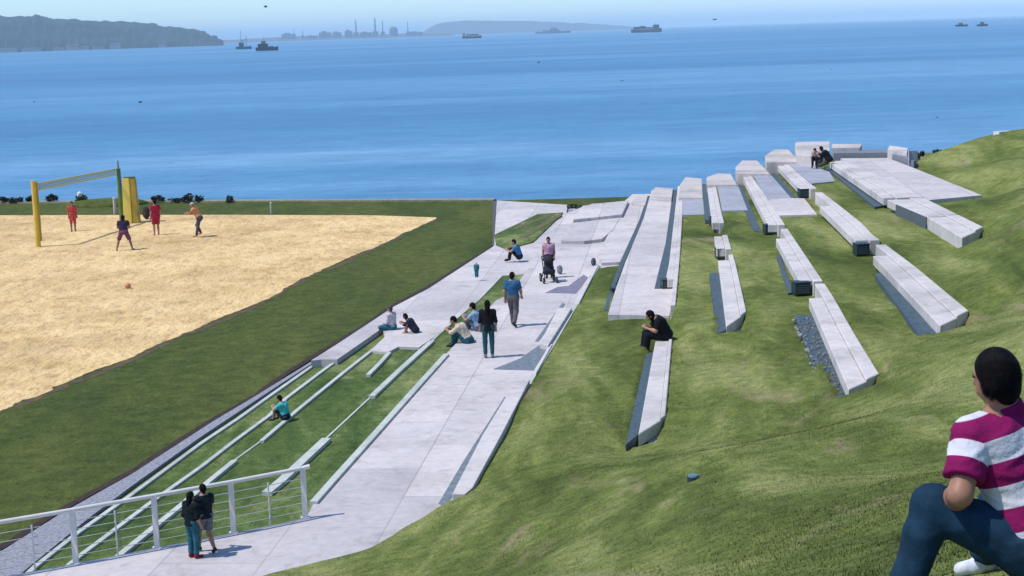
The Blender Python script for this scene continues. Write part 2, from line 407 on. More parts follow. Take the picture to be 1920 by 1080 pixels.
def strip_pts(row, f0, f1, y0, y1, y0r=None, n=10, off=0.0):
    """outline between fractions f0..f1 of the row's width from depth y0 to y1"""
    if y0r is None: y0r = y0
    A = []; B = []
    for k in range(n+1):
        t = k/n
        ya = y0+(y1-y0)*t; xa = float(LE[row].at(ya)); xr = float(RE[row].at(ya))
        A.append(Vector((xa+(xr-xa)*f0+off, ya)))
        yb = ya+(y0r-y0)*(1-t); xb = float(LE[row].at(yb)); xrb = float(RE[row].at(yb))
        B.append(Vector((xb+(xrb-xb)*f1, yb)))
    return A+B[::-1]
BG = 'concrete bench segments stepping up the grassy hillside'
def bench(row, ynear, yfar, label, ynear_r=None, back_far=None, seat_f=0.56, gap=0.0, thick=.35):
    h = H[row]
    xm = float(LE[row].at(ynear))
    t = empty('concrete_bench', (xm, ynear, h-.6), label=label, cat='bench', group=BG)
    def part(name, pts, z0, z1, m, bev=0.0):
        o = prism_obj(name, [p-Vector((xm, ynear)) for p in pts], z0-(h-.6), z1-(h-.6), m, t, bev)
        return o
    part('seat', strip_pts(row, 0, seat_f, ynear+gap, yfar, ynear+gap+((ynear_r or ynear)-ynear)*seat_f), h-thick, h-.05, MCB, .018)
    part('back_step', strip_pts(row, seat_f+.004, 1, ynear+((ynear_r or ynear)-ynear)*seat_f, back_far or yfar, ynear_r or ynear), h-.6, h, MCB, .018)
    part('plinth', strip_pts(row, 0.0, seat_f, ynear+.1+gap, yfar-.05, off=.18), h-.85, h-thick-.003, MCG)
    return t
def yd(px, py, row): return P(px, py, H[row]).y
# row 2 (the woman's)
bench(2, yd(1197, 810, 2), yd(1228, 636, 2), 'narrow concrete bench on which the woman in black sits', yd(1248, 778, 2), seat_f=.8)
bench(2, yd(1249, 560, 2)-1.2, yd(1271, 347, 2), 'long thin concrete bench behind the woman in black, running out to the sea', seat_f=.6, gap=yd(1253, 524, 2)-yd(1249, 560, 2)+1.6)
# row 3
bench(3, yd(1362, 609, 3), yd(1348, 486, 3), 'nearest bench of the third row, above a dark shaded strip, ending near the lone grassy hollow', yd(1397, 583, 3), yd(1347, 478, 3), .7)
bench(3, yd(1347, 467, 3), yd(1340, 441, 3), 'very short bench between two dark boxes in the third row', None, None, .6, .45)
bench(3, yd(1336, 418, 3), yd(1328, 348, 3), 'far bench of the third row, beside grey paving', None, None, .55, .45)
# row 4
bench(4, yd(1591, 726, 4), yd(1511, 556, 4), 'big two stepped bench with a dark rubble wall under it, nearest in the fourth row', yd(1644, 700, 4), yd(1494, 530, 4)-.3)
bench(4, yd(1487, 528, 4), yd(1453, 445, 4), 'middle bench of the fourth row with a dark box at each end', None, yd(1444, 428, 4)-.3, gap=.45)
bench(4, yd(1437, 422, 4), yd(1393, 327, 4), 'far bench of the fourth row, climbing to the pinkish top blocks', gap=.45)
# row 5
bench(5, yd(1763, 607, 5), yd(1637, 477, 5), 'broad pale bench high on the slope, nearest in the fifth row', yd(1806, 582, 5), yd(1616, 458, 5)-.2)
bench(5, yd(1606, 451, 5), yd(1535, 384, 5), 'middle bench of the fifth row beside the bright grass strip', None, yd(1510, 360, 5)-.3, gap=.45)
bench(5, yd(1500, 354, 5), yd(1452, 303, 5), 'far bench of the fifth row just below the seated couple', gap=.45)
# row 6
bench(6, yd(1804, 443, 6), yd(1739, 404, 6), 'deep bench block at the right end, below the top platform', yd(1838, 425, 6), None, .6, thick=.62)
bench(6, yd(1658, 371, 6), yd(1556, 302, 6), 'long bench wall forming the left edge of the top platform', None, None, .3, gap=.45)

bench(6, yd(1739, 405, 6)+.02, yd(1676, 372, 6), 'plain bench stretch with a dark face between the corner box and the end block', None, None, .6)
tag(prism_obj('recess_shade_panel', strip_pts(6, -.05, -.01, yd(1737, 404, 6), yd(1690, 380, 6)), 2.0, 2.485, plain('recess_shade_grey', (.10, .12, .13), .8)), label='dark shade sheet on the face of the plain bench stretch', cat='panel')  # thin dark sheet against the bench face; recess shade put into its colour
BX = 'dark boxes set in the gaps between bench segments'
def dark_box(px, py, z, w, label):
    p = P(px, py, z)
    t = empty('utility_box', (p.x, p.y, z-.39), .15, label=label, cat='box', group=BX)
    bm = bmesh.new(); add_box(bm, -w/2, w/2, 0, .42, 0, .36); bmesh.ops.bevel(bm, geom=bm.edges[:], offset=.012, segments=1, affect='EDGES')
    bm_obj('casing', bm, MDARK, t)
    bm = bmesh.new(); add_box(bm, -w/2-.02, w/2+.02, -.02, .44, .362, .385); bm_obj('lid', bm, MDARK, t)
    bm = bmesh.new()
    for k in range(4): add_box(bm, -w/2+.05, w/2-.05, -.008, -.002, .06+k*.07, .09+k*.07)
    bm_obj('vent', bm, MSHADEVENT, t)
dark_box(1342, 407, 1.2-.05, .38, 'dark box where the third row first breaks, nearest the far paving')
dark_box(1354, 466, 1.2-.05, .34, 'dark box between the short and the long bench of the third row')
dark_box(1446, 421, 1.6, .45, 'dark box in the farther gap of the fourth row')
dark_box(1506, 529, 1.6, .48, 'large dark box in the nearer gap of the fourth row')
dark_box(1509, 354, 2.05, .42, 'dark box in the farther gap of the fifth row, by the grey paving')
dark_box(1619, 457, 2.05, .45, 'dark box in the nearer gap of the fifth row')
dark_box(1673, 368, 2.5, .52, 'dark box at the corner of the top platform')
dark_box(1253, 524, .68, .40, 'dark box behind the woman in black')
dark_box(1157, 540, .34, .36, 'dark box at the left edge of the wide pale slab, in the grass')

# row 1 wide slab, row 0 slab, far blocks
row1 = PX([(1222, 356), (1207, 409), (1172, 493), (1156, 537), (1140, 590), (1255, 592), (1262, 545), (1262, 480), (1268, 356)], H[1])
tag(prism_obj('wide_slab', row1, -.5, H[1], MC), kind='structure')
row0 = PX([(1186, 367), (1159, 405), (1119, 479), (1128, 493), (1166, 491), (1200, 416), (1216, 367)], 0.12)
tag(prism_obj('lower_slab', row0, -.5, 0.12, MC), kind='structure')
rkerb_l = line_strip(PX([(850, 938), (885, 917), (915, 860), (945, 806), (995, 712), (1036, 645), (1080, 570), (1122, 497)], 0.06), .14)
tag(prism_obj('kerb_strip', rkerb_l, -.3, .06, MKERB), label='thin pale concrete strip where the hill grass meets the path', cat='kerb')
def shade_strip(pts, z, th=.2):  # flat dark sheets; shade of gutters and recesses put into their colour
    tag(prism_obj('shade_sheet', PX(pts, z), z-th, z, MWEDGESHADE if z < .02 else MSHADEVENT), kind='structure')
shade_strip([(1214, 367), (1221, 367), (1206, 412), (1170, 494), (1152, 540), (1139, 582), (1132, 580), (1143, 545), (1163, 490), (1198, 414)], .20)
shade_strip([(1262, 356), (1270, 356), (1262, 456), (1244, 541), (1227, 541), (1248, 456)], .362)
shade_strip([(1211, 665), (1234, 655), (1206, 806), (1173, 834)], .60, .6)
shade_strip([(1330, 512), (1360, 512), (1372, 612), (1345, 626)], .98, .5)
shade_strip([(1316, 345), (1328, 345), (1335, 412), (1322, 412)], .93, .5)
shade_strip([(1490, 591), (1530, 589), (1606, 742), (1548, 753)], 1.30, .5)
shade_strip([(1455, 480), (1464, 478), (1488, 548), (1478, 550)], 1.22, .5)
shade_strip([(1376, 345), (1390, 345), (1427, 434), (1412, 432)], 1.22, .5)
shade_strip([(1440, 318), (1449, 318), (1493, 370), (1478, 372)], 1.66, .5)
shade_strip([(1640, 514), (1655, 510), (1760, 630), (1726, 632)], 1.80, .5)
shade_strip([(1545, 312), (1562, 312), (1664, 384), (1640, 388)], 2.16, .5)
# broken pale stones along the outer edge of the nearest shade strip of the fourth row
random.seed(8)
bm = bmesh.new()
for k in range(42):
    t = random.random(); p = P(1488+60*t, 592+160*t, 1.30)
    q_ = bmesh.ops.create_icosphere(bm, subdivisions=1, radius=random.uniform(.03, .075), matrix=Matrix.Translation(p+Vector((random.uniform(-.05, .05), 0, .0))) @ Matrix.Diagonal((.8, 1.4, .6, 1)))
    for v in q_['verts']: v.co += Vector((random.uniform(-.015, .015), random.uniform(-.015, .015), random.uniform(-.015, .015)))
tag(bm_obj('edge_stones', bm, plain('pale_stone', (.28, .27, .26), .9, .3)), kind='stuff', label='row of small pale stones edging the dark shaded strip of the fourth row', cat='stone edging')
bm = bmesh.new()
for k in range(230):
    t = random.random()**.7; p = P(1492+60*t+random.uniform(0, 30), 594+152*t, 1.30)
    q_ = bmesh.ops.create_icosphere(bm, subdivisions=1, radius=random.uniform(.02, .06), matrix=Matrix.Translation(p))
    for v in q_['verts']: v.co += Vector((random.uniform(-.015, .015), random.uniform(-.015, .015), random.uniform(-.015, .015)))
tag(bm_obj('rubble', bm, plain('grey_rubble', (.13, .15, .16), .9, .5)), kind='stuff', label='loose grey rubble in the dark shaded strip below the big bench', cat='rubble')

# path's right kerb
RK = 'low white kerb slabs along the right side of the path'
def rkerb(pts, z, label):
    return tag(prism_obj('kerb_slab', PX(pts, z), -.3, z, MCB, None, .01), label=label, cat='kerb', group=RK)
rkerb([(968, 712), (993, 712), (940, 815), (886, 914), (872, 926), (848, 926), (905, 815)], .18, 'broad white kerb slab at the near end of the path beside the grass')
rkerb([(1046, 577), (1072, 577), (1028, 647), (1012, 644)], .16, 'white kerb slab beyond the dark triangular shade patch')
rkerb([(1001, 697), (1030, 645), (1036, 645), (1005, 700)], .10, 'sliver of kerb between the dark triangle and the grass')
rkerb([(1078, 566), (1116, 495), (1122, 497), (1086, 568)], .10, 'thin far kerb running up to the lower slab')
shade_strip([(946, 744), (956, 744), (890, 860), (850, 926), (870, 938), (835, 948), (822, 944), (868, 866)], .012)
shade_strip([(925, 692), (975, 672), (1014, 645), (1030, 647), (1003, 694)], .012)
shade_strip([(1003, 640), (1010, 640), (1060, 570), (1054, 568)], .012)
tag(prism_obj('shade_sheet', PX([(1022, 549), (1045, 538), (1066, 536), (1094, 515), (1103, 520), (1080, 550)], .012), -.1, .012, plain('path_shade_violet', (.21, .19, .25), .7, .2)), kind='structure')  # flat sheet with the purple shade of a recess as its colour

# far end blocks, each a step up to the sea wall
FB = 'pinkish blocks at the sea end of the bench rows'
MPINK = concrete('pink_concrete', (0.60, 0.54, 0.50), False, 0.3)
def block(pts, z, label, th=.8):
    return tag(prism_obj('end_block', PX(pts, z), z-th, z, MPINK, None, .02), label=label, cat='block', group=FB)
block([(1184, 381), (1192, 365), (1215, 366), (1210, 384)], .24, 'lowest and leftmost pinkish end block by the sea')
block([(1219, 372), (1228, 351), (1262, 353), (1259, 375)], .47, 'second end block from the left, at the far end of the wide slab')
block([(1272, 370), (1275, 346), (1285, 332), (1316, 335), (1318, 370)], .87, 'third end block from the left, over the thin long bench')
block([(1325, 346), (1325, 332), (1345, 325), (1370, 326), (1382, 346)], 1.33, 'fourth end block from the left')
block([(1382, 325), (1379, 313), (1391, 301), (1420, 301), (1443, 325)], 1.80, 'fifth end block from the left, above the far grey paving')
block([(1437, 304), (1434, 292), (1451, 280), (1478, 280), (1500, 303)], 2.25, 'sixth end block from the left, left of the seated couple')
block([(1494, 290), (1490, 276), (1492, 266), (1556, 265), (1556, 282), (1530, 292)], 2.66, 'highest end block, on which the pale dressed person sits')
# grey paving between rows at the far end
def paving(pts, z):
    tag(prism_obj('grey_paving', PX(pts, z), z-.5, z, MCG), kind='structure')
paving([(1279, 372), (1318, 371), (1321, 402), (1278, 403)], .78)
paving([(1345, 346), (1383, 346), (1402, 394), (1354, 395)], 1.23)
paving([(1411, 326), (1444, 326), (1484, 372), (1440, 374)], 1.68)
tag(prism_obj('pale_paving', PX([(1441, 373), (1484, 371), (1508, 372), (1532, 402), (1460, 404)], 1.684), 1.2, 1.684, MC), kind='structure')
paving([(1473, 303), (1500, 303), (1555, 322), (1566, 340), (1522, 344)], 2.13)
# top platform
tag(prism_obj('top_platform', PX([(1576, 297), (1665, 296), (1711, 314), (1841, 366), (1742, 375), (1700, 353)], 2.56), 1.6, 2.56, MC), kind='structure')
w = empty('low_wall', P(1665, 296, 2.56), label='low grey wall closing the sea side of the top platform', cat='wall')
o_ = P(1665, 296, 2.56)
def local_prism(name, pts, z0, z1, mat, parent, org):
    return prism_obj(name, [p-org.to_2d() for p in pts], z0-org.z, z1-org.z, mat, parent)
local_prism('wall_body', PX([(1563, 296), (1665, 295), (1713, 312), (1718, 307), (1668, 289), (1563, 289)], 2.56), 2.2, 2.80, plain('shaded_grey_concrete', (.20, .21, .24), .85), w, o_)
local_prism('coping', PX([(1560, 278), (1612, 277), (1616, 270), (1560, 270)], 2.95), 2.4, 2.95, MPINK, w, o_)
tag(prism_obj('white_block', PX([(1664, 294), (1700, 300), (1702, 291), (1668, 286)], 2.62), 2.2, 2.98, MCB), label='white concrete block behind the low grey wall', cat='block')
pz = P(1712, 310, 2.56)
t = empty('gate_post', pz, label='grey metal gate frame at the right end of the low wall', cat='gate')
bm = bmesh.new(); add_tube(bm, (-.2, 0, 0), (-.2, 0, .72), .04); bm_obj('post', bm, MCG, t)
bm = bmesh.new(); add_tube(bm, (.2, .1, 0), (.2, .1, .72), .04); bm_obj('post', bm, MCG, t)
bm = bmesh.new(); add_box(bm, -.17, .17, .02, .06, .1, .68); bm_obj('panel', bm, plain('grey_panel', (.22, .25, .29), .5), t)

# ------------------------------------------------------------------ the grassy hill (one heightfield)
ctl = []
def c(px, py, z): p = P(px, py, z); ctl.append((p.x, p.y, z))
def cw(x, y, z): ctl.append((x, y, z))
for a in [(300, 1125), (500, 1076), (600, 1048), (690, 1024), (760, 988), (830, 948), (885, 915), (915, 860), (945, 806), (990, 714), (1032, 645), (1078, 570), (1122, 500)]: c(*a, 0.0)
cw(*P(400, 1000, 0).to_2d(), -1.2); cw(*P(700, 900, 0).to_2d(), -1.0); cw(*P(900, 650, 0).to_2d(), -1.0); cw(*P(1000, 500, 0).to_2d(), -1.0)
c(1050, 750, .35); c(1060, 700, .25); c(1110, 640, .2); c(1150, 592, .16); c(1200, 602, .2); c(1248, 608, .25); c(1175, 760, .42); c(1000, 840, .6); c(1100, 800, .6); c(1140, 520, .06)
c(1100, 880, 1.15); c(950, 940, .75); c(850, 1000, .65); c(700, 1060, .5); c(900, 1075, 1.5)
c(1185, 838, .52); c(1222, 822, .72); c(1255, 780, .75); c(1275, 700, .62); c(1300, 700, .72)
c(1345, 630, .86); c(1400, 600, 1.15); c(1380, 700, .98); c(1450, 700, 1.12); c(1480, 620, 1.0); c(1550, 768, 1.36); c(1595, 752, 1.52); c(1650, 716, 1.62); c(1610, 600, 1.35)
c(1715, 640, 1.80); c(1750, 640, 1.92); c(1815, 590, 2.05); c(1700, 620, 1.6); c(1760, 540, 1.85)
c(1790, 476, 2.2); c(1845, 432, 2.45); c(1870, 500, 2.6); c(1842, 372, 2.55); c(1780, 350, 2.45); c(1720, 322, 2.40); c(1790, 390, 2.46)
c(1900, 400, 3.05); c(1900, 340, 3.0); c(1930, 300, 3.5); c(1850, 310, 2.9)
c(1780, 291, 2.50); c(1825, 279, 2.85); c(1852, 265, 3.3); c(1880, 254, 3.7); c(1925, 251, 3.9); c(2050, 250, 4.2)
for a in [(1290, 500, .3), (1300, 420, .2), (1400, 450, .7), (1420, 540, .8), (1520, 430, 1.1), (1560, 500, 1.2), (1600, 370, 1.5), (1700, 430, 1.9), (1350, 380, .3), (1200, 420, -.5), (1480, 340, 1.0), (1620, 300, 1.7)]: c(*a)
c(1250, 900, 2.05); c(1400, 850, 2.3); c(1600, 790, 2.35); c(1760, 720, 2.5); c(1900, 640, 3.0); c(1500, 930, 3.5); c(1700, 880, 3.6); c(1900, 800, 3.9)
c(1100, 1000, 2.3); c(1200, 1075, 3.4); c(1350, 1000, 3.5); c(1450, 1078, 4.9); c(1600, 1070, 5.7); c(1700, 1090, 6.25); c(1900, 1085, 6.95); c(1830, 1070, 6.72); c(2100, 1080, 7.1); c(1950, 950, 5.6)
cw(*P(1690, 1130, 6.82).to_2d(), 6.82); cw(*P(1965, 1085, 6.93).to_2d(), 6.93); cw(0, 0, 7.7); cw(0, -10, 8.2); cw(-6, 0, 6.0); cw(-6, -10, 7.0); cw(6, 0, 7.8); cw(-12, 5, 2.5); cw(-14, 14, 1.2); cw(-12, -10, 4.5); cw(12, 0, 8.2); cw(12, 12, 6.9); cw(14, -10, 8.5)
cw(18, 30, 5.6); cw(22, 50, 5.2); cw(25, 15, 7.8);  cw(34, 40, 6.5); cw(26, 70, 4.3); cw(36, 84, 3.0); cw(35, 0, 8.8); cw(40, 60, 6.5); cw(20, 84, 1.2); cw(27, 86, 1.6); cw(14, 86, 1.0)
ctl = np.array(ctl)
def tps_fit(C, reg=0.02):
    n = len(C); sc = 20.0
    X = C[:, :2]/sc
    r2 = ((X[:, None]-X[None])**2).sum(-1)
    K = np.where(r2 > 0, r2*np.log(np.maximum(r2, 1e-12)), 0)*.5 + np.eye(n)*reg*.01
    Pm = np.c_[np.ones(n), X]
    A = np.block([[K, Pm], [Pm.T, np.zeros((3, 3))]])
    w = np.linalg.solve(A, np.r_[C[:, 2], 0, 0, 0])
    def f(x, y):
        q = np.stack([x, y], -1)/sc
        out = w[n]+w[n+1]*q[..., 0]+w[n+2]*q[..., 1]
        for i in range(n):
            r = ((q-X[i])**2).sum(-1)
            out = out + w[i]*.5*np.where(r > 0, r*np.log(np.maximum(r, 1e-12)), 0)
        return out
    return f
hill = tps_fit(ctl)
def vnoise(x, y, seed=0):
    rs = np.random.RandomState(seed); T = rs.rand(64, 64)
    xi = np.floor(x).astype(int); yi = np.floor(y).astype(int); fx = x-xi; fy = y-yi
    fx = fx*fx*(3-2*fx); fy = fy*fy*(3-2*fy)
    g = lambda a, b: T[a % 64, b % 64]
    return (g(xi, yi)*(1-fx)+g(xi+1, yi)*fx)*(1-fy)+(g(xi, yi+1)*(1-fx)+g(xi+1, yi+1)*fx)*fy - .5
TOE = Edge([(830, 947), (885, 917), (915, 860), (945, 806), (995, 712), (1036, 645), (1080, 570), (1122, 497)], 0.0)
NEAR = {1: yd(1140, 590, 1), 2: yd(1197, 810, 2), 3: yd(1362, 609, 3), 4: yd(1591, 726, 4), 5: yd(1763, 607, 5), 6: yd(1804, 443, 6)}
def terrace(x, y):
    """grass level between the bench rows"""
    z = np.full_like(x, -0.4)
    lv = {1: .10, 2: .72, 3: 1.17, 4: 1.62, 5: 2.07, 6: 2.42}
    for k in (2, 3, 4, 5, 6):
        xl = LE[k].at(y); xr = RE[k].at(y)
        xm = xr-.06
        prev = lv[k-1] if k > 2 else .10
        z = np.where(x > xm, lv[k], z)
    z = np.where((x > LE[1].at(y)-1.8) & (x <= RE[2].at(y)-.06), .03, z)
    return z
def inside(poly, x, y):
    r = np.zeros(x.shape, bool); n = len(poly)
    for i in range(n):
        x0, y0 = poly[i]; x1, y1 = poly[(i+1) % n]
        if y0 == y1: continue
        cnd = ((y0 > y) != (y1 > y)) & (x < (x1-x0)*(y-y0)/(y1-y0)+x0)
        r ^= cnd
    return r
def pdist(poly, x, y):
    d = np.full(x.shape, 1e9); n = len(poly)
    for i in range(n):
        a = np.array(poly[i]); b = np.array(poly[(i+1) % n]); ab = b-a
        t = np.clip(((x-a[0])*ab[0]+(y-a[1])*ab[1])/(ab@ab+1e-12), 0, 1)
        d = np.minimum(d, np.hypot(x-a[0]-t*ab[0], y-a[1]-t*ab[1]))
    return d
def polyw(pts, z): return [tuple(P(a, b, z).to_2d()) for a, b in pts]
KEEP_LOW = [  # outline, highest grass inside and up to `margin` outside it
    (polyw([(1222, 356), (1207, 409), (1172, 493), (1156, 537), (1140, 590), (1255, 592), (1262, 545), (1262, 480), (1268, 356)], .35), .27, .5),
    (polyw([(1186, 367), (1159, 405), (1119, 479), (1128, 493), (1166, 491), (1200, 416), (1216, 367)], .12), .04, .4),
    (polyw([(1576, 297), (1665, 296), (1711, 314), (1841, 366), (1742, 375), (1700, 353)], 2.56), 2.45, .5),
]
ROWLOW = {2: .30, 3: .75, 4: 1.2, 5: 1.65, 6: 2.05}
def ground(x, y):
    h = hill(x, y)
    h = h+vnoise(x/3.1, y/4.3, 1)*.36*np.clip((h+.2)/1.0, 0, 1)+vnoise(x/1.1, y/1.6, 2)*.075+vnoise(x/.37, y/.5, 4)*.022
    t = terrace(x, y)+vnoise(x/.8, y/1.3, 3)*.03
    fade = np.clip((y-30)/3, 0, 1)
    t = np.where(y > 30, t, -5)
    k = .06
    m = np.maximum(h, t); d = np.abs(h-t)
    m = m + np.maximum(k-d, 0)**2/(4*k)
    # keep the toe of the hill crisp along the path kerb (right of it grass, left of it concrete)
    xt = TOE.at(y); dx = x-xt
    on = (y > 33.5) & (y < 71)
    m = np.where(on & (dx > 0), np.maximum(m, np.minimum(.02+.05*dx, .08)), m)
    m = np.where(on & (dx < 0) & (dx > -9), np.minimum(m, .02+dx*.5), m)
    for poly, zmax, mar in KEEP_LOW:
        q = (x > -6) & (x < 26) & (y > 38) & ((zmax > 1) | (x < RE[2].at(y)-.1))
        if not q.any(): continue
        xs_, ys_ = x[q], y[q]
        dd = np.where(inside(poly, xs_, ys_), 0, pdist(poly, xs_, ys_))
        lim = zmax+np.maximum(dd-mar, 0)*.5
        m[q] = np.minimum(m[q], lim)
    # grass stays under the seats and just below the front shade strips
    for kk in (2, 3, 4, 5, 6):
        xl = LE[kk].at(y); xr = RE[kk].at(y)
        q = (x > xl-.2) & (x < xr-.08) & (y > NEAR[kk]-.1) & (y < 88)
        m = np.where(q, np.minimum(m, ROWLOW[kk]+.03), m)
        q = (x >= xr-.08) & (x < xr+.25) & (y > NEAR[kk]-.1) & (y < 88)
        m = np.where(q, np.minimum(m, H[kk]-.05), m)
    return m
gx = np.concatenate([np.arange(-20, 24, .16), np.arange(24, 60, 1.0)])
gy = np.concatenate([np.arange(-12, 6, .8), np.arange(6, 48, .22), np.arange(48, 104, .5)])
X, Y = np.meshgrid(gx, gy)
Z = ground(X, Y)
# cut the hill back to the line of the sea wall, and keep it under slabs and blocks
seawall_y = 90.5
nx, ny = len(gx), len(gy)
ok = Z > -0.30
ok &= ~(Y > 83.5)
ok &= ~((Y > 86) & (X < 15.5))
ok &= ~((X < LE[1].at(Y)-.2) & (Y > 62) )
idx = np.arange(nx*ny).reshape(ny, nx)
q = (ok[:-1, :-1] | ok[1:, :-1] | ok[:-1, 1:] | ok[1:, 1:])
F = np.stack([idx[:-1, :-1][q], idx[:-1, 1:][q], idx[1:, 1:][q], idx[1:, :-1][q]], -1)
used = np.unique(F); remap = -np.ones(nx*ny, int); remap[used] = np.arange(len(used))
V = np.stack([X.ravel(), Y.ravel(), Z.ravel()], -1)[used]
me = bpy.data.meshes.new('grassy_hill')
me.from_pydata(V.tolist(), [], remap[F].tolist()); me.update()
me.polygons.foreach_set('use_smooth', [True]*len(me.polygons)); me.materials.append(MGH)
tag(link(bpy.data.objects.new('grassy_hill', me)), kind='structure')
# land under the seating, down to the water
def land(pts, z, name='land'):
    tag(prism_obj(name, [Vector(p) for p in pts], -6, z, MCG), kind='structure')
land([(1.0, 60), (8, 60), (8.5, 88.6), (2.5, 88.0), (1.0, 84)], -.25, 'sea_wall')

# grass blades on the near slope
def blades(n, region, hmin, hmax, name, seed):
    rs = np.random.RandomState(seed)
    px = rs.uniform(region[0], region[1], n*2); py = region[2]+(region[3]-region[2])*rs.rand(n*2)**1.0
    z = ground(px, py)
    dens = vnoise(px/.9, py/1.2, 7)+vnoise(px/.3, py/.4, 9)*.7
    keep = (z > .03) & (dens > rs.uniform(-.9, .3, n*2))
    # only what the camera side of the slope can show
    px, py, z = px[keep][:n], py[keep][:n], z[keep][:n]
    m = len(px); a = rs.uniform(0, 6.283, m); h = rs.uniform(hmin, hmax, m)*(1+.5*vnoise(px/2, py/2, 11)); w = h*.10+.002
    lx = rs.normal(0, .4, m)*h; ly = rs.normal(0, .4, m)*h
    v = np.empty((m, 3, 3))
    v[:, 0] = np.c_[px-np.cos(a)*w, py-np.sin(a)*w, z-.005]; v[:, 1] = np.c_[px+np.cos(a)*w, py+np.sin(a)*w, z-.005]
    v[:, 2] = np.c_[px+lx, py+ly, z+h]
    me = bpy.data.meshes.new(name); me.vertices.add(m*3); me.vertices.foreach_set('co', v.ravel())
    me.loops.add(m*3); me.loops.foreach_set('vertex_index', np.arange(m*3)); me.polygons.add(m)
    me.polygons.foreach_set('loop_start', np.arange(m)*3); me.polygons.foreach_set('loop_total', np.full(m, 3))
    me.update(); me.materials.append(MGH)
    nn = np.c_[lx*3+rs.normal(0, .08, m), ly*3+rs.normal(0, .08, m), np.ones(m)]; nn /= np.linalg.norm(nn, axis=1)[:, None]
    me.normals_split_custom_set(np.repeat(nn, 3, 0).tolist())
    return tag(link(bpy.data.objects.new(name, me)), kind='stuff', label='short grass growing on the hillside', cat='grass')
blades(90000, (-2, 6, 6.5, 18), .005, .020, 'grass', 5)
blades(170000, (-6, 13, 14, 44), .008, .026, 'grass', 6)
#PART2
# ------------------------------------------------------------------ organic bodies: smooth union of cones, meshed by surface nets
def surface_nets(F, lo, h):
    S_ = F < 0
    nx, ny, nz = F.shape
    c = np.zeros((nx-1, ny-1, nz-1), int)
    for i in (0, 1):
        for j in (0, 1):
            for k in (0, 1): c += S_[i:nx-1+i, j:ny-1+j, k:nz-1+k]
    act = (c > 0) & (c < 8)
    ii = np.argwhere(act); idx = -np.ones(act.shape, int); idx[act] = np.arange(len(ii))
    acc = np.zeros((len(ii), 3)); cnt = np.zeros(len(ii))
    co = [(a, b, d) for a in (0, 1) for b in (0, 1) for d in (0, 1)]
    for p in co:
        for ax in range(3):
            if p[ax]: continue
            q = list(p); q[ax] = 1
            f0 = F[ii[:, 0]+p[0], ii[:, 1]+p[1], ii[:, 2]+p[2]]; f1 = F[ii[:, 0]+q[0], ii[:, 1]+q[1], ii[:, 2]+q[2]]
            m = (f0 < 0) != (f1 < 0)
            f0c = np.clip(f0, -h*2, h*2); f1c = np.clip(f1, -h*2, h*2)
            t = np.where(m, f0c/np.where(m, f0c-f1c, 1), 0)
            pt = np.tile(np.array(p, float), (len(ii), 1)); pt[:, ax] = t
            acc[m] += pt[m]; cnt[m] += 1
    V = (ii+acc/cnt[:, None])*h+np.array(lo)
    faces = []
    for ax in range(3):
        b, d = [(1, 2), (2, 0), (0, 1)][ax]
        sl0 = [slice(None)]*3; sl1 = [slice(None)]*3
        sl0[ax] = slice(0, -1); sl1[ax] = slice(1, None)
        A = S_[tuple(sl0)]; B = S_[tuple(sl1)]
        e = np.argwhere(A != B)
        e = e[(e[:, b] > 0) & (e[:, d] > 0) & (e[:, b] < F.shape[b]-1) & (e[:, d] < F.shape[d]-1)]
        if not len(e): continue
        fl = A[e[:, 0], e[:, 1], e[:, 2]]
        def g(db, dd):
            t = e.copy(); t[:, b] -= db; t[:, d] -= dd
            return idx[t[:, 0], t[:, 1], t[:, 2]]
        qd = np.stack([g(1, 1), g(0, 1), g(0, 0), g(1, 0)], -1)
        qd = np.where(fl[:, None], qd, qd[:, ::-1])
        faces.append(qd)
    return V, np.concatenate(faces)
def cone(a, b, ra, rb, flat=False): return ('k' if flat else 'c', np.array(a, float), np.array(b, float), ra, rb)
def ell(c_, r, ax=None): return ('e', np.array(c_, float), np.array(r, float), ax)
def pdst(pr, X, Y, Z):
    if pr[0] == 'e':
        _, c_, r, ax = pr
        d = np.stack([X-c_[0], Y-c_[1], Z-c_[2]], -1)
        if ax is not None: d = d @ np.array(ax).T
        q = d/r; l = np.sqrt((q**2).sum(-1)); g_ = np.sqrt(((q/r)**2).sum(-1))
        return l*(l-1)/np.maximum(g_, 1e-6)
    _, a, b, ra, rb = pr
    ab = b-a; L2 = ab@ab+1e-12
    px, py, pz = X-a[0], Y-a[1], Z-a[2]
    tt = (px*ab[0]+py*ab[1]+pz*ab[2])/L2; t = np.clip(tt, 0, 1)
    d = np.sqrt((px-ab[0]*t)**2+(py-ab[1]*t)**2+(pz-ab[2]*t)**2)-(ra+(rb-ra)*t)
    if pr[0] == 'k': d = np.maximum(d, (tt-1)*math.sqrt(L2))
    return d
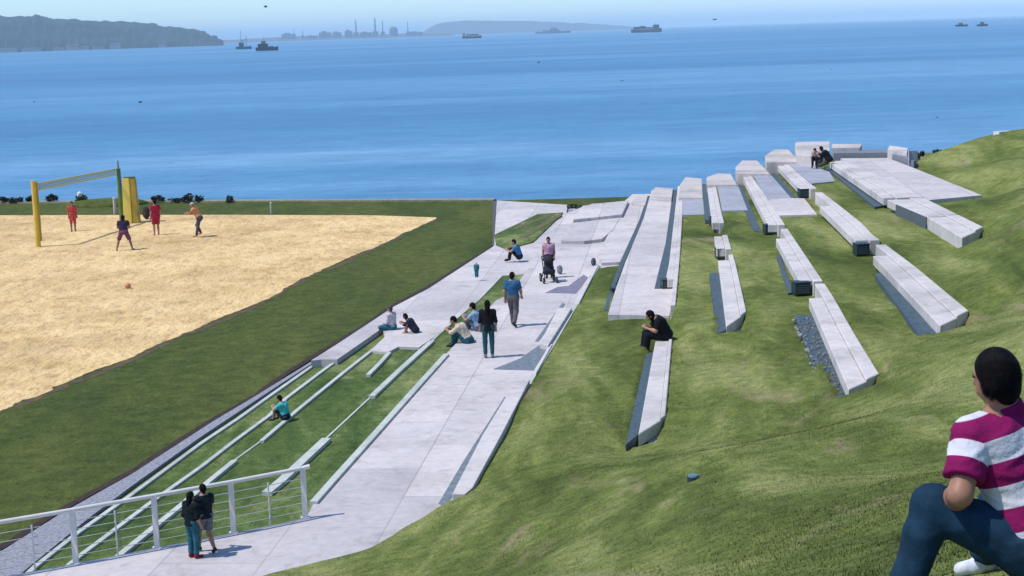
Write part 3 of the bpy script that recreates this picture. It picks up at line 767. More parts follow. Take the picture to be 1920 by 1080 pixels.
def sdf_mesh(name, prims, h, k, mat, parent, cuts=(), stripe=None, wrinkle=0.0, wdir=(1, 1, 2.2)):
    los = []; his = []
    for p in prims:
        if p[0] == 'e': R = p[2].max(); los.append(p[1]-R); his.append(p[1]+R)
        else: R = max(p[3], p[4]); los.append(np.minimum(p[1], p[2])-R); his.append(np.maximum(p[1], p[2])+R)
    lo = np.min(los, 0)-3*h-k; hi = np.max(his, 0)+3*h+k
    n = np.ceil((hi-lo)/h).astype(int)+1
    ax = [lo[i]+np.arange(n[i])*h for i in range(3)]
    F = np.full(tuple(n), .5)
    for p, l, u in zip(prims, los, his):
        m = .05+k
        s = []
        for i in range(3):
            a = max(0, int((l[i]-m-lo[i])/h)); b = min(n[i], int((u[i]+m-lo[i])/h)+2); s.append(slice(a, b))
        s = tuple(s)
        X_, Y_, Z_ = np.meshgrid(ax[0][s[0]], ax[1][s[1]], ax[2][s[2]], indexing='ij')
        d = pdst(p, X_, Y_, Z_); o = F[s]
        F[s] = np.minimum(o, d)-np.maximum(k-np.abs(o-d), 0)**2/(4*k)
    if cuts:
        X_, Y_, Z_ = np.meshgrid(*ax, indexing='ij')
        for cu_ in cuts:        # keep the side nr points to; a third value limits the cut to that radius
            pt, nr = cu_[0], np.array(cu_[1], float); nr /= np.linalg.norm(nr)
            rem = (X_-pt[0])*nr[0]+(Y_-pt[1])*nr[1]+(Z_-pt[2])*nr[2]
            if len(cu_) > 2: rem = np.maximum(rem, np.sqrt((X_-pt[0])**2+(Y_-pt[1])**2+(Z_-pt[2])**2)-cu_[2])
            F = np.maximum(F, -rem)
    V, Q = surface_nets(F, lo, h)
    me = bpy.data.meshes.new(name); me.from_pydata(V.tolist(), [], Q.tolist()); me.update()
    me.polygons.foreach_set('use_smooth', [True]*len(me.polygons)); me.materials.append(mat)
    if wrinkle:
        Nn = np.empty(len(V)*3, np.float32); me.vertex_normals.foreach_get('vector', Nn); Nn = Nn.reshape(-1, 3)
        q = V@np.array([[.8, .3, .5], [-.5, .8, .2], [-.3, -.4, .85]]).T*np.array(wdir)
        a1 = vnoise(q[:, 0]*5+9.3, q[:, 2]*9+4.1+q[:, 1]*3, 21); a2 = vnoise(q[:, 1]*6+3.3, q[:, 2]*14+1.1+q[:, 0]*4, 22)
        fold = -np.abs(a1)*2+.5-np.abs(a2)*1.2+.3
        V2 = V+Nn*(fold*wrinkle)[:, None]; me.vertices.foreach_set('co', V2.ravel()); me.update()
    if stripe is not None:
        at = me.attributes.new('stripe', 'FLOAT', 'POINT'); at.data.foreach_set('value', stripe(V).astype(np.float32))
    return link(bpy.data.objects.new(name, me), parent)

def nv(v): v = np.array(v, float); return v/(np.linalg.norm(v)+1e-9)
def lerp(a, b, t): return np.array(a, float)*(1-t)+np.array(b, float)*t
CLOTH = {}
def cloth(name, col, rough=.85):
    return plain('cloth_'+name, col, rough, .32, 11, .5, 0, .12)
SKIN = plain('skin', (0.42, 0.22, 0.14), .55, .08, 9, .05)
SKIN_D = plain('tanned_skin', (0.33, 0.16, 0.10), .5, .08, 9, .05)
HAIR = plain('black_hair', (0.006, 0.005, 0.006), .7, .4, 30, .4, 0, .08)
def hand_prims(w, el, fwd, r=1.0, curl=.5):
    """palm, four unequal bent fingers and a thumb leaving the side of the palm"""
    w = np.array(w, float); d = nv(w-np.array(el, float)); s = nv(np.cross(d, fwd)); n_ = nv(np.cross(s, d))
    out = [cone(w, w+d*.045*r, .026*r, .033*r), cone(w+d*.045*r, w+d*.075*r, .033*r, .030*r)]
    for i, (o, l) in enumerate(((-.030, .062), (-.010, .074), (.010, .070), (.029, .052))):
        b0 = w+d*.08*r+s*o*r; b1 = b0+(d*(1-curl*.3)+n_*curl*.4)*l*.5*r; b2 = b1+(d*(1-curl*.8)+n_*curl)*l*.5*r
        out += [cone(b0, b1, .0095*r, .009*r), cone(b1, b2, .009*r, .0075*r)]
    t0 = w+d*.025*r-s*.026*r; t1 = t0+(d*.7-s*.7+n_*.25)*.035*r; t2 = t1+(d*.9-s*.15+n_*.4)*.03*r
    return out+[cone(t0, t1, .013*r, .011*r), cone(t1, t2, .011*r, .009*r)]

def person(label, loc, rz, J, sc=1.0, h=.02, top=None, sleeve=.55, bottom=None, legs=.97, hair='short', skin=SKIN, hairm=HAIR, shoe=None,
           hf=None, build=1.0, world=False, hem=-.02, stripe=None, topmat=None, longcoat=0.0, cap=None, group=None, wrinkle=.011):
    t = empty('person', loc, rz, label=label, cat='person', group=group)
    if not world: t.scale = (sc, sc, sc)
    J = {k: np.array(v, float) for k, v in J.items()}
    hf = nv(hf if hf is not None else (0, 1, -.05))
    hd = J['head']; nk = J['neck']; hu = nv((hd-nk)*.5+np.array((0, 0, .15))); hf = nv(hf-hu*(hf@hu)); hs = np.cross(hf, hu)
    AX = np.stack([hs, hf, hu]); B = build
    pel, ch = J['pelvis'], J['chest']; sp = nv(ch-pel)
    tors = []
    for s in 'lr':
        hip, sh = J[s+'hip'], J[s+'sh']
        mid = lerp(lerp(pel, ch, .45), lerp(hip, sh, .5), .55)
        tors += [cone(lerp(hip, pel, .15), mid, .112*B, .092*B), cone(mid, lerp(sh, ch, .42), .092*B, .105*B), cone(lerp(sh, ch, .3), sh, .088*B, .062*B),
                 cone(lerp(sh, nk, .1), lerp(nk, hd, .12), .058*B, .052)]
    tors += [cone(pel, ch, .115*B, .12*B), cone(ch, nk, .115*B, .058)]
    head = [cone(nk, lerp(nk, hd, .7), .056*(B if world else 1), .054*(B if world else 1)), ell(hd+hu*.018-hf*.008, (.074, .092, .105), AX), ell(hd-hu*.045+hf*.022, (.056, .066, .062), AX),
            cone(hd+hf*.083+hu*.005, hd+hf*.103-hu*.024, .010, .013), ell(hd-hu*.062+hf*.078, (.026, .014, .010), AX),
            ell(hd+hs*.076-hf*.005-hu*.006, (.010, .020, .031), AX), ell(hd-hs*.076-hf*.005-hu*.006, (.010, .020, .031), AX),
            ell(hd+hf*.074+hu*.028, (.046, .016, .012), AX)]
    arm = []; leg = []
    for s in 'lr':
        sh, el, wr = J[s+'sh'], J[s+'el'], J[s+'wr']
        arm += [cone(sh, el, .054*B, .040*B), cone(el, lerp(el, wr, .3), .041*B, .041*B), cone(lerp(el, wr, .3), wr, .041*B, .027)]
        arm += hand_prims(wr, el, J.get(s+'palm', hf), 1.0)
        hip, kn, an, to = J[s+'hip'], J[s+'kn'], J[s+'an'], J[s+'toe']
        leg += [cone(hip, kn, .088*B, .058*B), cone(kn, lerp(kn, an, .35), .058*B, .058*B), cone(lerp(kn, an, .35), an, .057*B, .038),
                cone(an-nv(to-an)*.03-np.array((0, 0, .025)), to, .036, .030)]
    body = tors+head+arm+leg
    sdf_mesh('body', body, h, .025, skin, t)
    ey = []
    if h < .02:
        for q in (-1, 1): sdf_mesh('eye', [ell(hd+hf*.079+hs*.031*q+hu*.012, (.014, .010, .007), AX)], .004, .002, HAIR, t)
    if topmat or top:
        e_ = .013
        pr = [('c', p[1], p[2], p[3]+e_, p[4]+e_) for p in tors if not np.allclose(p[2], lerp(nk, hd, .12))]
        cu = [(nk+nv(hd-nk)*.02, -(nv(hd-nk)*.7+sp*.5), .115), (pel+sp*(hem-longcoat), sp)]
        for s in 'lr':
            sh, el, wr = J[s+'sh'], J[s+'el'], J[s+'wr']
            pr.append(cone(sh, nk, .062*B+e_, .058+e_*.3))
            if stripe is not None:
                ar = nv(el-sh)
                sdf_mesh('sleeve', [cone(sh+ar*.0, lerp(sh, el, sleeve), .060*B+e_*1.1, (.056-.014*sleeve)*B+e_*2.3, True)], h, .02, topmat, t, (), lambda V, sh=sh, ar=ar: ((V-sh)@ar+.03)/.158+8, wrinkle)
            elif sleeve <= 1: pr.append(cone(sh, lerp(sh, el, sleeve), .056*B+e_*1.1, (.056-.014*sleeve)*B+e_*1.9, True))
            else:
                pr += [cone(sh, el, .056*B+e_, .044*B+e_), cone(el, lerp(el, wr, sleeve-1), .044*B+e_, .030+e_, True)]
        if longcoat: pr += [cone(pel, pel-sp*longcoat, .14*B, .16*B), ]
        sdf_mesh('shirt', pr, h, .03, topmat or cloth(*top), t, cu, stripe, wrinkle if world else .006)
    if bottom:
        e_ = .014
        pr = [cone(pel, pel+sp*.10, .118*B+e_, .110*B+e_, True)]
        for s in 'lr':
            hip, kn, an = J[s+'hip'], J[s+'kn'], J[s+'an']
            pr.append(cone(lerp(hip, pel, .15), hip+sp*.09, .112*B+e_, .105*B+e_, True))
            if legs <= .5: pr.append(cone(hip, lerp(hip, kn, legs*2), .09*B+e_, .072*B+e_*1.6, True))
            else: pr += [cone(hip, kn, .09*B+e_, .062*B+e_), cone(kn, lerp(kn, an, (legs-.5)*2), .062*B+e_, .046*B+e_, True)]
        sdf_mesh('shorts' if legs <= .5 else 'trousers', pr, h, .03, cloth(*bottom), t, wrinkle=wrinkle if world else .006, wdir=(1, 1, 1))
    for s in 'lr':
        if shoe:
            an, to = J[s+'an'], J[s+'toe']; f_ = nv(to-an)
            sdf_mesh('shoe', [cone(an-f_*.03-np.array((0, 0, .012)), an+f_*.05+np.array((0, 0, -.02)), .047, .042), cone(an-f_*.035-np.array((0, 0, .035)), to+f_*.01, .040, .036)],
                     max(h*.8, .008), .02, cloth(*shoe), t, [(an+np.array((0, 0, .05)), (0, 0, -1))])
    if hair:
        pr = [ell(hd+hu*.026-hf*.014, (.084, .100, .108), AX)]
        cu = []
        if world: pr += [ell(hd+hu*.052-hf*.012, (.078, .092, .090), AX), ell(hd-hf*.055-hu*.03, (.074, .055, .085), AX)]
        if hair == 'short':
            cu = [(hd+hu*.004+hf*.040, -hf*.86+hu*.50)]; pr += [cone(hd-hf*.045, hd-hf*.045-hu*(.045 if world else .075), .064, .045)]
            if world: cu += [(hd+hs*q*.070-hf*.002-hu*.035, -hs*q, .052) for q in (-1, 1)]
        else:
            cu = [(hd+hf*.055+hu*.01, -hf*.9+hu*.25)]
            dn = np.array((0, 0, -1.0)); bk = hd-hf*.065
            pr += [cone(hd-hf*.03+hu*.02, bk+dn*.12, .085, .078), cone(bk+dn*.12, bk-hf*.05+dn*(.34 if hair == 'long' else .2), .075, .045)]
        sdf_mesh('hair', pr, max(h*.7, .008), .02, hairm, t, cu)
    if cap:
        sdf_mesh('cap', [ell(hd+hu*.035, (.088, .106, .098), AX), cone(hd+hf*.09+hu*.05, hd+hf*.15+hu*.04, .03, .02)], max(h*.7, .01), .02, cloth(*cap), t, [(hd+hu*.035, hu)])
    return t

def pose(kind):
    st = dict(pelvis=(0, 0, .95), chest=(0, 0, 1.26), neck=(0, -.01, 1.42), head=(0, .02, 1.585), lsh=(-.18, 0, 1.37), rsh=(.18, 0, 1.37),
              lel=(-.235, -.03, 1.09), rel=(.235, -.03, 1.09), lwr=(-.225, .07, .86), rwr=(.225, .07, .86), lhip=(-.09, 0, .91), rhip=(.09, 0, .91),
              lkn=(-.10, .03, .49), rkn=(.10, .03, .49), lan=(-.10, 0, .08), ran=(.10, 0, .08), ltoe=(-.12, .15, .035), rtoe=(.12, .15, .035))
    if kind == 'walk':
        st.update(lkn=(-.09, .16, .52), lan=(-.09, .22, .09), ltoe=(-.10, .37, .05), rkn=(.09, .02, .49), ran=(.10, -.24, .13), rtoe=(.11, -.11, .04),
                  lel=(-.24, -.10, 1.10), lwr=(-.23, -.06, .86), rel=(.24, .08, 1.11), rwr=(.22, .22, .92))
    if kind == 'wide':
        st.update(pelvis=(0, 0, .86), chest=(0, .10, 1.15), neck=(0, .16, 1.30), head=(0, .22, 1.45), lsh=(-.18, .13, 1.26), rsh=(.18, .13, 1.26), lhip=(-.10, 0, .82), rhip=(.10, 0, .82),
                  lkn=(-.24, .12, .46), rkn=(.24, .12, .46), lan=(-.34, 0, .08), ran=(.34, 0, .08), ltoe=(-.38, .15, .035), rtoe=(.38, .15, .035),
                  lel=(-.26, .22, 1.02), rel=(.26, .22, 1.02), lwr=(-.18, .42, .96), rwr=(.18, .42, .96))
    if kind == 'run':
        st.update(pelvis=(0, -.12, .93), chest=(0, .06, 1.20), neck=(0, .13, 1.35), head=(0, .20, 1.50), lsh=(-.18, .10, 1.31), rsh=(.18, .10, 1.31), lhip=(-.09, -.12, .90), rhip=(.09, -.12, .90),
                  lkn=(-.09, -.05, .50), lan=(-.09, .05, .10), ltoe=(-.09, .2, .05), rkn=(.09, .08, .56), ran=(.09, -.10, .20), rtoe=(.10, .05, .14),
                  lel=(-.26, .24, 1.12), rel=(.26, .26, 1.14), lwr=(-.16, .46, 1.12), rwr=(.16, .48, 1.14))
    if kind == 'sit':       # on a bench, feet hanging or on the ground below
        st = dict(pelvis=(0, 0, .12), chest=(0, .14, .38), neck=(0, .25, .50), head=(0, .38, .56), lsh=(-.17, .20, .46), rsh=(.17, .20, .46),
                  lel=(-.20, .30, .24), rel=(.20, .30, .24), lwr=(-.08, .44, .28), rwr=(.08, .44, .30), lhip=(-.09, .04, .10), rhip=(.09, .04, .10),
                  lkn=(-.10, .46, .13), rkn=(.10, .46, .15), lan=(-.10, .50, -.26), ran=(.10, .54, -.24), ltoe=(-.11, .65, -.32), rtoe=(.11, .69, -.30))
    if kind in ('low', 'lowfwd'):      # on the ground or a kerb with knees up
        f = .10 if kind == 'lowfwd' else 0
        st = dict(pelvis=(0, 0, .13), chest=(0, .10+f, .42), neck=(0, .18+f*1.6, .57-f*.3), head=(0, .25+f*2, .72-f*.5), lsh=(-.18, .13+f*1.3, .52-f*.2), rsh=(.18, .13+f*1.3, .52-f*.2),
                  lel=(-.22, .34+f, .36), rel=(.22, .34+f, .36), lwr=(-.08, .50+f, .40), rwr=(.08, .50+f, .42), lhip=(-.09, .03, .11), rhip=(.09, .03, .11),
                  lkn=(-.13, .36, .42), rkn=(.13, .38, .40), lan=(-.12, .45, .03), ran=(.12, .47, .02), ltoe=(-.13, .60, -.03), rtoe=(.13, .62, -.03))
    if kind == 'cross':     # cross legged
        st = dict(pelvis=(0, 0, .12), chest=(0, .04, .42), neck=(0, .06, .58), head=(0, .10, .74), lsh=(-.18, .05, .53), rsh=(.18, .05, .53),
                  lel=(-.24, .10, .28), rel=(.24, .10, .28), lwr=(-.12, .30, .20), rwr=(.12, .30, .20), lhip=(-.09, .03, .10), rhip=(.09, .03, .10),
                  lkn=(-.36, .30, .12), rkn=(.36, .30, .12), lan=(.05, .36, .08), ran=(-.05, .44, .08), ltoe=(.19, .38, .06), rtoe=(-.19, .46, .06))
    return st
R = math.radians
TEAL = ('teal_denim', (0.02, 0.085, 0.115)); BLACK = ('black', (0.012, 0.012, 0.016)); 
def at(px, py, z): return tuple(P(px, py, z))
JE = ('jeans', (0.025, 0.07, 0.10))
person('person with long dark hair, black top and teal jeans standing with back turned', at(917, 671, 0), R(0), pose('stand'), 1.0, .014,
       ('black_top', (.012, .010, .012)), 1.1, TEAL, .97, 'long', longcoat=.10, build=.9, shoe=('grey_shoe', (.2, .2, .22)))
person('person in a blue short sleeved shirt and grey brown trousers walking on the path', at(963, 612, 0), R(-18), pose('walk'), 1.04, .014,
       ('blue_shirt', (.03, .11, .22)), .7, ('taupe', (.13, .115, .12)), .97, 'short', shoe=('dark_shoe', (.04, .04, .05)), cap=('pink_cap', (.45, .22, .25)), build=1.1)
person('person in a cream top and teal jeans leaning forward beside the path', at(880, 646, -.06), R(72), pose('lowfwd'), 1.1, .015,
       ('cream_top', (.60, .50, .38)), 1.4, TEAL, .97, 'short', build=1.08, hf=(0, 1, -.35), shoe=('dark_shoe', (.04, .04, .05)))
person('person in a pale blue top with dark hair sitting behind the one in cream', at(901, 622, -.04), R(60), pose('low'), 1.1, .016,
       ('pale_blue_top', (.25, .38, .52)), .6, ('grey_jeans', (.10, .13, .17)), .97, 'short', shoe=('dark_shoe', (.04, .04, .05)))
person('person in a bright blue top and black trousers sitting far up the path', at(975, 486, 0), R(80), pose('low'), 1.0, .02,
       ('bright_blue', (.04, .17, .33)), .6, BLACK, .97, 'short', shoe=BLACK)
person('person in a pink top standing behind a dark pushchair', at(1030, 521, 0), R(175), pose('stand'), .93, .02,
       ('pink_top', (.52, .27, .38)), .6, BLACK, .97, 'short', shoe=BLACK, skin=SKIN_D)
person('small child in teal clothes and pink cap alone on the platform', at(894, 521, 0), R(170), pose('stand'), .36, .03,
       ('teal_child', (.03, .16, .20)), 1.5, ('teal_child', (.03, .16, .20)), .97, None, build=1.6, cap=('pale_pink_cap', (.55, .42, .50)))
person('person in a white top and teal trousers sitting with folded legs by the lawn edge', at(737, 618, -.12), R(60), pose('cross'), .92, .017,
       ('white_top', (.55, .50, .52)), 1.5, ('light_teal', (.03, .15, .18)), .97, 'short', hairm=plain('brown_hair', (.06, .045, .06), .6, .3, 20), shoe=None)
person('child in dark clothes with bare legs crouching beside the person in white', at(781, 624, -.12), R(78), pose('lowfwd'), .80, .017,
       ('navy_top', (.03, .03, .05)), 1.3, ('navy_shorts', (.02, .02, .04)), .4, 'bob', hairm=HAIR, shoe=('pink_shoe', (.3, .12, .14)))
person('child in a turquoise shirt and dark shorts sitting on the terrace edging', at(537, 787, -.15), R(62), pose('low'), .74, .012,
       ('turquoise', (.07, .46, .43)), .7, ('dark_shorts', (.015, .02, .035)), .45, 'short', build=1.05, shoe=('dark_shoe', (.04, .04, .05)))
person('child in a black top, teal jeans and red shoes by the railing', at(364, 1046, 0), R(-35), pose('stand'), .74, .011,
       ('black_tee', (.008, .012, .014)), 1.2, ('blue_jeans', (.03, .12, .16)), .97, 'bob', shoe=('red_shoe', (.28, .02, .04)), build=1.1, longcoat=.07)
pk = pose('walk'); pk.update(lel=(-.22, .10, 1.12), lwr=(-.02, .20, 1.16))
person('child in a dark shirt and grey shorts walking by the railing', at(388, 1036, 0), R(35), pk, .77, .011,
       ('navy_tee', (.010, .018, .028)), .6, ('grey_shorts', (.16, .17, .21)), .42, 'short', shoe=('dark_green_shoe', (.02, .05, .05)), build=1.08, longcoat=.05)
pw = pose('sit')
person('person all in black with long hair, bent over while sitting on the narrow bench', at(1250, 636, .70), R(97), pw, 1.24, .013,
       ('black_jacket', (.008, .008, .010)), .8, ('black_trousers', (.010, .010, .014)), .97, 'bob', hf=(0, .8, -.6), shoe=('grey_trainer', (.22, .17, .18)), build=1.12)
person('person in a black jacket sitting at the top edge with hair down', at(1556, 303, 2.60), R(75), pose('lowfwd'), .95, .02,
       ('black_coat', (.012, .012, .02)), 1.8, BLACK, .97, 'bob', build=1.25, shoe=BLACK)
person('person in a pale top with dark trousers sitting below the highest block', at(1530, 301, 2.50), R(160), pose('sit'), .95, .02,
       ('beige_top', (.50, .44, .42)), 1.5, BLACK, .97, 'short', shoe=BLACK)
VG = 'people playing on the sand'
person('player in a long red top near the net, left of the dark haired one', at(138, 434, LZ), R(200), pose('stand'), .95, .022, ('red_top', (.55, .07, .06)), .7, ('red_top', (.55, .07, .06)), .55, 'short', skin=SKIN_D, shoe=('dark_sock', (.06, .05, .05)), longcoat=.3, group=VG)
person('player seen from behind with a dark top and purple shorts, legs apart', at(234, 470, LZ), R(10), pose('wide'), 1.08, .022, ('dark_purple', (.035, .02, .05)), .6, ('purple_shorts', (.17, .06, .11)), .45, 'bob', skin=SKIN_D, group=VG)
person('player in a dark red outfit beside the yellow tower', at(294, 441, LZ), R(30), pose('stand'), 1.08, .022, ('crimson', (.40, .02, .05)), .6, ('crimson', (.40, .02, .05)), .45, 'short', group=VG)
person('player in an orange top and grey trousers leaning in a run, rightmost on the sand', at(372, 445, LZ), R(75), pose('run'), 1.1, .022, ('orange_top', (.62, .26, .10)), .5, ('grey_trousers', (.09, .08, .11)), .97, None, skin=SKIN_D, cap=('pale_cap', (.5, .4, .35)), group=VG)

# the man in the foreground, joints straight in world space
def W(px, py, d): return tuple(D(px, py, d))
JM = dict(pelvis=W(1962, 1012, 7.02), chest=W(1912, 858, 7.04), neck=W(1887, 777, 7.02), head=W(1866, 710, 6.98),
          lsh=W(1826, 818, 6.95), rsh=W(1985, 812, 7.17), lel=W(1800, 928, 6.86), rel=W(1990, 940, 7.45), lwr=W(1775, 948, 7.14), rwr=W(1900, 950, 7.62),
          lhip=W(1932, 1030, 6.95), rhip=W(1990, 1030, 7.12), lkn=W(1750, 950, 7.02), rkn=W(1872, 948, 7.50), lan=W(1692, 1112, 7.02), ran=W(1848, 1046, 7.68),
          ltoe=W(1650, 1128, 7.12), rtoe=W(1805, 1066, 7.80))
org = Vector(P(1950, 1085, 6.93))
JM = {k: tuple(Vector(v)-org) for k, v in JM.items()}
smat, nt, b_, _pos = base_mat('striped_cotton', .85, .2)
att = nt.nodes.new('ShaderNodeAttribute'); att.attribute_name = 'stripe'
fr = nt.nodes.new('ShaderNodeMath'); fr.operation = 'FRACT'; nt.links.new(att.outputs['Fac'], fr.inputs[0])
rp = ramp(nt, [(0.0, (0.215, 0.005, 0.080)), (0.49, (0.215, 0.005, 0.080)), (0.51, (0.60, 0.58, 0.63)), (0.985, (0.60, 0.58, 0.63)), (1.0, (0.215, 0.005, 0.080))]); nt.links.new(fr.outputs[0], rp.inputs[0])
nf = noise(nt, _pos, 60, 3); n4 = noise(nt, _pos, 7, 4, .6)
nt.links.new(rp.outputs[0], b_.inputs['Base Color'])
ad = nt.nodes.new('ShaderNodeMath'); ad.operation = 'MULTIPLY_ADD'; ad.inputs[1].default_value = .06
nt.links.new(nf.outputs[0], ad.inputs[0]); nt.links.new(n4.outputs[0], ad.inputs[2]); bump(nt, b_, ad.outputs[0], .5, .04)
def man_stripe(V):
    g = lambda k: np.array(JM[k])
    sp = nv(g('neck')-g('pelvis')); s = (V-g('neck'))@sp
    return s/.205+.28+8
man = person('person in a magenta and white striped shirt sitting on the foreground grass', org, 0, JM, 1, .011, None, .74, ('dark_jeans', (.011, .034, .062)), .97, 'short',
             hf=(-.66, .75, -.10), shoe=('white_sneaker', (.55, .56, .62)), world=True, topmat=smat, stripe=man_stripe, build=1.27, hem=-.06, skin=SKIN_D)
sdf_mesh('collar', [cone(lerp(JM['neck'], JM['head'], -.02)+np.array((0, 0, .0)), lerp(JM['neck'], JM['head'], .34), .090, .080, True)], .009, .01, cloth('magenta', (.215, .005, .080)), man,
         [(lerp(JM['neck'], JM['head'], -.05), nv(np.array(JM['head'])-np.array(JM['neck'])))])

def strands(parent, cpt, rad, fwd, n, seed):
    rs = np.random.RandomState(seed); d = rs.normal(0, 1, (n*2, 3)); d /= np.linalg.norm(d, axis=1)[:, None]
    f_ = np.array(fwd); keep = (d@f_ < .38) & (d[:, 2] > -.62-.3*rs.rand(n*2)); d = d[keep][:n]; m = len(d)
    p = np.array(cpt)+d*np.array(rad)*.985; t = np.cross(d, (0, 0, 1.0)); t /= np.linalg.norm(t, axis=1)[:, None]
    g_ = d*.25+np.array((0, 0, -.75))+t*rs.normal(0, .45, (m, 1))-f_*.1; L = rs.uniform(.012, .028, (m, 1))
    v = np.empty((m, 3, 3)); v[:, 0] = p-t*.0011; v[:, 1] = p+t*.0011; v[:, 2] = p+g_*L+d*.006
    mesh_obj('hair_strands', v.reshape(-1, 3).tolist(), np.arange(m*3).reshape(-1, 3).tolist(), HAIR, parent)['kind'] = 'stuff'
_hd = np.array(JM['head']); strands(man, _hd+np.array((0.008, -.012, .026)), (.094, .104, .112), nv((-.66, .75, -.05)), 9000, 2)

# ------------------------------------------------------------------ railing
rl = empty('railing', at(140, 1056, 0), label='white metal railing with thin cables along the near path edge', cat='railing')
RO = Vector(at(140, 1056, 0))
base = [P(-170, 1109, 0), P(-14, 1084, 0), P(144, 1055, 0), P(296, 1026, 0), P(439, 998, 0), P(573, 970, 0)]
base = [p-RO+Vector((.0, -.05, 0)) for p in base]
RH = 1.02
for p in base[:]:
    bm = bmesh.new(); add_box(bm, -.05, .05, -.03, .03, 0, RH, Matrix.Translation(p)); add_box(bm, -.09, .09, -.07, .07, .0, .02, Matrix.Translation(p)); bm_obj('post', bm, MWHITE, rl)
bm = bmesh.new()
for a, b in zip(base[:-1], base[1:]): add_tube(bm, a+Vector((0, 0, RH)), b+Vector((0, 0, RH)), .04, n=12)
add_tube(bm, base[-1]+Vector((0, 0, RH)), base[-1]+Vector((.14, .03, RH+.03)), .045, n=12)
bm_obj('handrail', bm, MWHITE, rl, smooth=False)
for k in range(5):
    z = .14+k*.165; bm = bmesh.new()
    for a, b in zip(base[:-1], base[1:]): add_tube(bm, a+Vector((0, .05, z)), b+Vector((0, .05, z)), .0085, n=6)
    bm_obj('cable', bm, plain('cable_steel', (.45, .47, .44), .4, .1, 4), rl)
for a, b in zip(base[:-1], base[1:]):
    m = a.lerp(b, .5)+Vector((0, .05, 0)); bm = bmesh.new(); add_tube(bm, m, m+Vector((0, 0, .85)), .016, n=8); bm_obj('spacer', bm, MWHITE, rl)

# ------------------------------------------------------------------ pushchair, bags, ball
def pushchair(px, py):
    o = empty('pushchair', at(px, py, 0), R(10), label='dark pushchair with large wheels standing on the path', cat='pushchair')
    bm = bmesh.new(); add_tube(bm, (-.2, -.3, .1), (-.18, .35, .95), .02); add_tube(bm, (.2, -.3, .1), (.18, .35, .95), .02); add_tube(bm, (-.18, .35, .95), (.18, .35, .95), .022)
    add_tube(bm, (-.2, .3, .15), (-.18, -.1, .6), .02); add_tube(bm, (.2, .3, .15), (.18, -.1, .6), .02); bm_obj('frame', bm, MDARK, o)
    sdf_mesh('seat', [cone((-.12, -.12, .42), (.12, -.12, .42), .12, .12), cone((0, .02, .5), (0, .14, .8), .16, .14)], .02, .05, cloth('charcoal', (.03, .03, .035)), o)
    sdf_mesh('canopy', [ell((0, .0, .84), (.22, .26, .18))], .02, .02, cloth('charcoal', (.03, .03, .035)), o, [((0, 0, .84), (0, -.3, 1))])
    for x in (-.25, .25):
        for y, r in ((-.3, .11), (.3, .16)):
            bm = bmesh.new(); bmesh.ops.create_cone(bm, cap_ends=True, segments=20, radius1=r, radius2=r, depth=.05, matrix=Matrix.Translation((x, y, r)) @ Matrix.Rotation(R(90), 4, 'Y')); w = bm_obj('wheel', bm, plain('rubber', (.02, .02, .02), .8), o)
            bm = bmesh.new(); bmesh.ops.create_cone(bm, cap_ends=True, segments=16, radius1=r*.6, radius2=r*.6, depth=.062, matrix=Matrix.Translation((x, y, r)) @ Matrix.Rotation(R(90), 4, 'Y')); bm_obj('hub', bm, plain('grey_green_hub', (.16, .22, .20), .5), w)
pushchair(1029, 529)
def bag(px, py, z, rz, s, m, label):
    o = empty('bag', at(px, py, z), rz, label=label, cat='bag'); o.scale = (s*.8, s, s*1.05)
    sdf_mesh('bag_body', [ell((0, 0, .2), (.16, .11, .2)), ell((0, -.08, .13), (.11, .07, .1))], .02, .04, m, o)
    bm = bmesh.new()
    for x in (-.07, .07):
        for k in range(6):
            a0 = math.pi*k/6; a1 = math.pi*(k+1)/6
            add_tube(bm, (x, .1*math.sin(a0)+.07, .2+.16*math.cos(a0)), (x, .1*math.sin(a1)+.07, .2+.16*math.cos(a1)), .015, n=6)
    bm_obj('strap', bm, MDARK, o)
bag(1050, 514, 0, .4, .85, cloth('grey_bag', (.20, .21, .24)), 'grey bag on the path beside the pushchair')
bag(1113, 499, .06, -.3, .8, cloth('slate_bag', (.07, .08, .11)), 'dark bag standing at the kerb of the lower slab')
bag(275, 411, LZ, .2, 1.7, cloth('brown_bag', (.05, .035, .035)), 'big dark sports bag at the foot of the yellow tower')
o = empty('ball', at(240, 541, LZ), label='small orange ball lying on the sand', cat='ball')
bm = bmesh.new(); bmesh.ops.create_uvsphere(bm, u_segments=24, v_segments=16, radius=.12, matrix=Matrix.Translation((0, 0, .11))); bm_obj('shell', bm, plain('faded_orange', (.60, .26, .12), .6), o, True)

# ------------------------------------------------------------------ volleyball net, tower
n1 = P(72, 463, LZ); n2 = P(229, 417, LZ)
nt_ = empty('volleyball_net', n1, label='yellow and green volleyball net strung between its posts on the sand', cat='net')
dv = n2-n1; HN = 3.15
bm = bmesh.new(); add_tube(bm, (0, 0, 0), (0, 0, HN+.15), .13, .12, 14); bm_obj('post_pad', bm, MYEL, nt_)
bm = bmesh.new(); add_tube(bm, (.16, .02, 0.3), (.16, .02, HN+.05), .05, n=8); bm_obj('post', bm, MOCH, nt_)
bm = bmesh.new(); add_tube(bm, dv, dv+Vector((0, 0, 3.0)), .13, .11, 10); add_tube(bm, dv+Vector((0, 0, 3.0)), dv+Vector((0, 0, 3.45)), .05, .03, 8); bm_obj('post', bm, MGRN, nt_)
a = Vector((.2, .02, HN-.02)); b = dv+Vector((-.1, 0, 2.98))
bm = bmesh.new(); dn = (b-a).normalized()
for z, th in ((0, .07), (-.30, .055)):
    add_tube(bm, a+Vector((0, 0, z)), b+Vector((0, 0, z)), th*.6, n=6)
bm_obj('tape', bm, plain('yellow_tape', (.50, .42, .09), .6), nt_)
